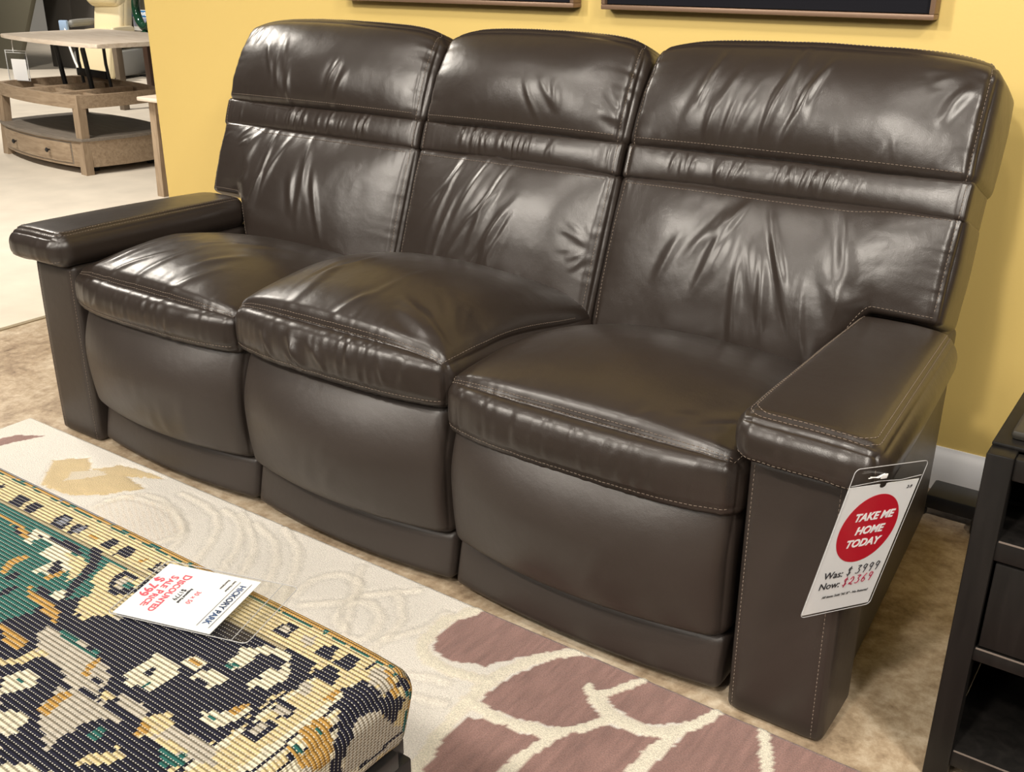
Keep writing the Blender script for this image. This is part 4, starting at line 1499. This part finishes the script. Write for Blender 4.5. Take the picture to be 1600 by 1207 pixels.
# ------------------------------------------------------------------ coffee table beyond the wall
ct = empty('coffee_table', (-4.345, 2.235, 0), math.radians(-7.0), 'weathered oak lift-top coffee table with a lower shelf and drawer', 'coffee table')


def boat(x0, x1, y0, y1, bow, n=14, ins=0.0):
    """outline with gently bowed sides"""
    P = []
    cs = [(x0, y0), (x1, y0), (x1, y1), (x0, y1)]
    nr = [(0, -1), (1, 0), (0, 1), (-1, 0)]
    for k in range(4):
        a, b = cs[k], cs[(k + 1) % 4]
        bb = bow if k % 2 == 0 else bow * .7
        for t in range(n):
            u = t / n
            w_ = bb * (1 - (2 * u - 1) ** 2)
            P.append((a[0] + (b[0] - a[0]) * u + nr[k][0] * w_, a[1] + (b[1] - a[1]) * u + nr[k][1] * w_))
    return P


def ring_prism(out, inn, z0, z1):
    mb = MB(); bm = mb.bm
    n = len(out)
    A = [[bm.verts.new((p[0], p[1], z)) for p in lst] for lst, z in ((out, z0), (out, z1), (inn, z1), (inn, z0))]
    for k in range(4):
        for i in range(n):
            bm.faces.new((A[k][i], A[k][(i + 1) % n], A[(k + 1) % 4][(i + 1) % n], A[(k + 1) % 4][i]))
    return mb


TX0, TX1, TY0, TY1 = -1.20, 0.0, 0.0, .62
rim_o = boat(TX0 + .03, TX1 - .03, TY0 + .025, TY1 - .025, .060)
rim_i = boat(TX0 + .055, TX1 - .055, TY0 + .05, TY1 - .05, .060)
ring_prism(rim_o, rim_i, .400, .478).build('upper_apron', OAK, ct)
MB().prism(rim_i, .402, .410).build('tray_floor', OAKSHADE, ct)
f = MB()
for x in (-.80, -.42): f.box(x - .03, x + .03, .03, TY1 - .03, .410, .462, .002)
f.box(-1.1, -.1, .24, .265, .410, .45, .001)
f.build('tray_divider', OAK, ct)
for (x, y) in ((0, 0), (1, 0), (0, 1), (1, 1)):
    xb = TX1 if x else TX0; yb = TY1 if y else TY0
    sx = -1 if x else 1; sy = -1 if y else 1
    a = MB()
    w_ = .075
    P = [(xb, yb), (xb + sx * w_, yb), (xb + sx * w_, yb + sy * .05), (xb, yb + sy * .05)]
    bm = a.bm
    lo = [bm.verts.new((p[0], p[1], 0.0)) for p in P]
    hi = [bm.verts.new((p[0] + sx * .03, p[1] + sy * .022, .479)) for p in P]
    bm.faces.new(lo); bm.faces.new(hi)
    for k in range(4): bm.faces.new((lo[k], lo[(k + 1) % 4], hi[(k + 1) % 4], hi[k]))
    a.build('leg', OAKZ, ct)
lb_o = boat(TX0 + .02, TX1 - .02, TY0 + .015, TY1 - .015, .065)
MB().prism(lb_o, .045, .205, .003).build('drawer_case', OAK, ct)
MB().prism(boat(TX0 + .012, TX1 - .012, TY0 + .005, TY1 - .005, .068), .205, .222, .004).build('lower_shelf', OAKSHADE, ct)
# bowed drawer front with its two knobs
dx0, dx1 = -1.06, -.14


def bowy(x): 
    u = (x - (TX0 + .02)) / ((TX1 - .02) - (TX0 + .02)); return TY0 + .015 - .065 * (1 - (2 * u - 1) ** 2)


P = [(x, bowy(x) - .006) for x in np.linspace(dx0, dx1, 20)] + [(x, bowy(x) + .004) for x in np.linspace(dx1, dx0, 20)]
dr = MB().prism(P, .066, .186, .002).build('drawer', OAK, ct)
P = [(x, bowy(x) - .0020) for x in np.linspace(dx0 - .008, dx1 + .008, 20)] + [(x, bowy(x) + .004) for x in np.linspace(dx1 + .008, dx0 - .008, 20)]
MB().prism(P, .060, .192).build('drawer_gap', OAKSHADE, ct)
for x in (-.84, -.36):
    y = bowy(x) - .008
    MB().lathe([(.004, 0), (.006, .010), (.014, .016), (.015, .022), (.008, .028)], 14, Matrix.Translation((x, y, .128)) @ Matrix.Rotation(PI / 2, 4, 'X')).build('knob', BLACKM, dr)
for (x, y) in ((-.12, .12), (-1.08, .12), (-.12, .5), (-1.08, .5)):
    MB().lathe([(.022, 0), (.026, .012), (.022, .040)], 14, Matrix.Translation((x, y, .003))).build('caster', BLACKM, ct)
# lifted top on its black hinge frames
top = boat(-1.235, .10, .135, .83, .05)
MB().prism(top, .752, .778, .007).build('lift_top', OAKTOP, ct)
for x in (-.80, -.42):
    f = MB()
    f.tube([(x - .12, .52, .415), (x - .12, .50, .60), (x - .12, .50, .745)], .011, 6)
    f.tube([(x - .15, .40, .415), (x - .15, .37, .70), (x - .13, .37, .735), (x - .02, .50, .748)], .017, 6)
    f.build('lift_hinge', BLACKM, ct)
f = MB()
f.box(-.96, -.56, .495, .512, .50, .55, .002)
f.build('hinge_crossbar', BLACKM, ct)

# clear sleeve with a white card hanging from the lifted top
hg = empty('hanging_tag', (-5.455, 2.555, .56), math.radians(12), 'clear sleeve with a white card hanging from the coffee table top', 'price tag')
MB().box(-.105, .085, -.0015, .0015, -.085, .110, .001).build('plastic_sleeve', CLEAR, hg)
f = MB()
f.tube([(-.105, 0, -.085), (.085, 0, -.085), (.085, 0, .110), (-.105, 0, .110)], .0035, 6, closed=True)
f.tube([(-.105, 0, .096), (.085, 0, .096)], .002, 6)
f.build('sleeve_edge', plain('pale plastic rim', (.75, .77, .78), .2), hg)
MB().box(-.060, .072, -.003, -.0016, -.082, .055).build('card', CARD, hg)
MB().tube([(-.03, 0, .10), (-.05, .02, .16), (-.06, .04, .205)], .0025, 6).build('string', CARD, hg)

# ------------------------------------------------------------------ end table cut by the wall's edge
et = empty('end_table', (-3.30, 2.35, 0), 0, 'oak end table mostly hidden behind the end of the yellow wall', 'end table')
MB().box(-.235, .23, -.26, .24, .530, .552, .006).build('table_top', OAKTOP, et)
MB().box(-.20, .20, -.20, .20, .46, .530, .003).build('apron', OAK, et)
for sx in (-1, 1):
    for sy in (-1, 1):
        a = MB(); bm = a.bm
        P = [(sx * .20, sy * .21), (sx * .145, sy * .21), (sx * .145, sy * .165), (sx * .20, sy * .165)]
        lo = [bm.verts.new((p[0] + sx * .012, p[1] + sy * .01, 0)) for p in P]; hi = [bm.verts.new((p[0], p[1], .530)) for p in P]
        bm.faces.new(lo); bm.faces.new(hi)
        for k in range(4): bm.faces.new((lo[k], lo[(k + 1) % 4], hi[(k + 1) % 4], hi[k]))
        a.build('leg', OAKZ, et)
MB().box(-.17, .17, -.17, .19, .20, .46, .003).build('cabinet_box', OAKSHADE, et)
MB().box(-.19, .19, -.19, .19, .12, .14, .003).build('shelf', OAK, et)

# ------------------------------------------------------------------ things far behind
tt = empty('side_table', (-6.45, 4.45, 0), 0, 'dark brown wooden table behind the coffee table, its top hidden by the lifted top', 'table')
BROWNW = wood_mat('dark walnut', (.035, .018, .012), (.07, .038, .024), .4, 'Z')
TAUPE = plain('taupe wood', (.16, .125, .09), .5, var=.15)
MB().box(-.34, .50, -.28, .35, .625, .650, .005).build('table_top', TAUPE, tt)
for (x, y, m_) in ((-.285, -.235, TAUPE), (.15, -.235, BROWNW), (-.285, .30, TAUPE), (.45, .30, TAUPE)):
    MB().box(x - .032, x + .032, y - .03, y + .03, 0, .625, .004).build('leg', m_, tt)

rv = empty('ring_vase', (-6.57, 4.42, .650), math.radians(-12), 'glossy dark green ring-shaped vase standing on a table beside the yellow wall', 'vase')
GREEN = plain('green glazed ceramic', (.008, .045, .022), .08, spec=.9)
P = [(.155 * math.cos(2 * PI * k / 40), 0, .195 + .155 * math.sin(2 * PI * k / 40)) for k in range(40)]
MB().tube(P, .036, 16, closed=True).build('ring', GREEN, rv)
MB().lathe([(.05, 0), (.05, .008), (.03, .016)], 20).build('foot', GREEN, rv)

DKG = plain('dark grey panel', (.060, .054, .048), .6, bump=.1, scale=40)
OLV = plain('olive grey panel', (.105, .098, .070), .6, bump=.1, scale=40)


def divider(x0b, x1b, x0t, x1t, y, h, mat, label, rot=0):
    t = empty('room_divider', ((x0b + x1b) / 2, y, 0), rot, label, 'partition panel', 'free-standing partition panels at the back')
    cx_ = t.location.x
    mid = .5
    M_ = Matrix(((1, 0, 0, -cx_), (0, 0, -1, .03), (0, 1, 0, 0), (0, 0, 0, 1)))
    xm0 = x0b + (x1b - x0b) * .55; xm1 = x0t + (x1t - x0t) * .55
    MB().prism([(x0b, 0), (xm0 - .006, 0), (xm1 - .006, h), (x0t, h)], 0, .06, .004, M_).build('panel', mat, t)
    MB().prism([(xm0 + .006, 0), (x1b, 0), (x1t, h), (xm1 + .006, h)], 0, .06, .004, M_).build('panel', mat, t)
    return t


divider(-13.0, -10.74, -13.4, -9.42, 5.6, 1.9, OLV, 'tall olive grey partition panel at the left edge, far back')
divider(-10.81, -9.91, -10.81, -9.60, 6.12, 1.9, DKG, 'tall dark grey partition panel behind the coffee table top')
divider(-9.95, -9.10, -9.95, -9.10, 6.6, 1.9, OLV, 'olive grey partition panel behind the cream recliner')

# cream lift recliner
cr = empty('recliner', (-9.06, 5.90, 0), math.radians(20), 'cream leather recliner with a plump headrest, far behind the coffee table', 'recliner')
CREAM = plain('cream leather', (.72, .62, .40), .5, bump=.15, scale=30)


def pad_part(name, h, r, loc, tilt, parent, mat, puff, res=.03):
    R3 = np.array(Matrix.Rotation(tilt, 3, 'X'))
    def wp(q): return q @ R3.T + np.array(loc)
    return Pad(h, r, wp, puff).mesh(name, mat, parent, (res, res, res))


pad_part('backrest', (.20, .09, .33), .06, (-.14, .10, .62), math.radians(-14), cr, CREAM, {'-y': .05})
pad_part('headrest', (.21, .11, .14), .08, (-.16, .06, .88), math.radians(-10), cr, CREAM, {'-y': .06})
pad_part('seat', (.20, .27, .08), .05, (-.14, -.18, .42), 0, cr, CREAM, {'+z': .03})
pad_part('footrest', (.22, .05, .20), .04, (-.02, -.46, .22), math.radians(-16), cr, CREAM, {'-y': .03})
pad_part('armrest', (.035, .22, .035), .03, (-.38, -.14, .58), 0, cr, plain('grey armrest', (.20, .20, .19), .5), {'+z': .01})
pad_part('armrest', (.03, .20, .04), .03, (.09, -.10, .50), 0, cr, CREAM, {'+z': .01})
MB().box(-.40, .16, -.36, .20, .03, .30, .03).build('base', plain('grey recliner base', (.28, .28, .27), .5), cr)
MB().tube([(-.40, -.42, .58), (-.36, -.46, .40), (-.30, -.47, .20), (-.22, -.50, .06)], .012, 8).build('power_cable', CARD, cr)
MB().box(-.46, -.36, -.44, -.40, .50, .62, .01).build('remote_control', plain('pale blue remote', (.30, .42, .60), .5), cr)

# blue and white printed sign
sg = empty('floor_sign', (-8.85, 6.1, .0), 0, 'printed sign with a blue header beside the green ring vase, far back', 'sign')
MB().box(-.235, .235, -.006, .006, .49, .71).build('board', CARD, sg)
MB().box(-.235, .235, -.009, -.0065, .635, .705).build('blue_header', plain('blue print', (.0, .13, .36), .5), sg)
MB().box(-.225, .225, -.009, -.0065, .535, .628).build('photo_strip', plain('printed photo', (.25, .26, .36), .5, var=.6, vscale=9), sg)
f = MB()
lm = lettering('header_lettering', [('SAVE', .050, -.04, .668, .002, 0, 'CENTER', 0)], CARD, sg, Matrix.Translation((0, -.011, 0)) @ Matrix.Rotation(PI / 2, 4, 'X'))
MB().box(-.02, .02, -.005, .005, .0, .49).box(-.15, .15, -.08, .08, 0, .015).build('stand', BLACKM, sg)
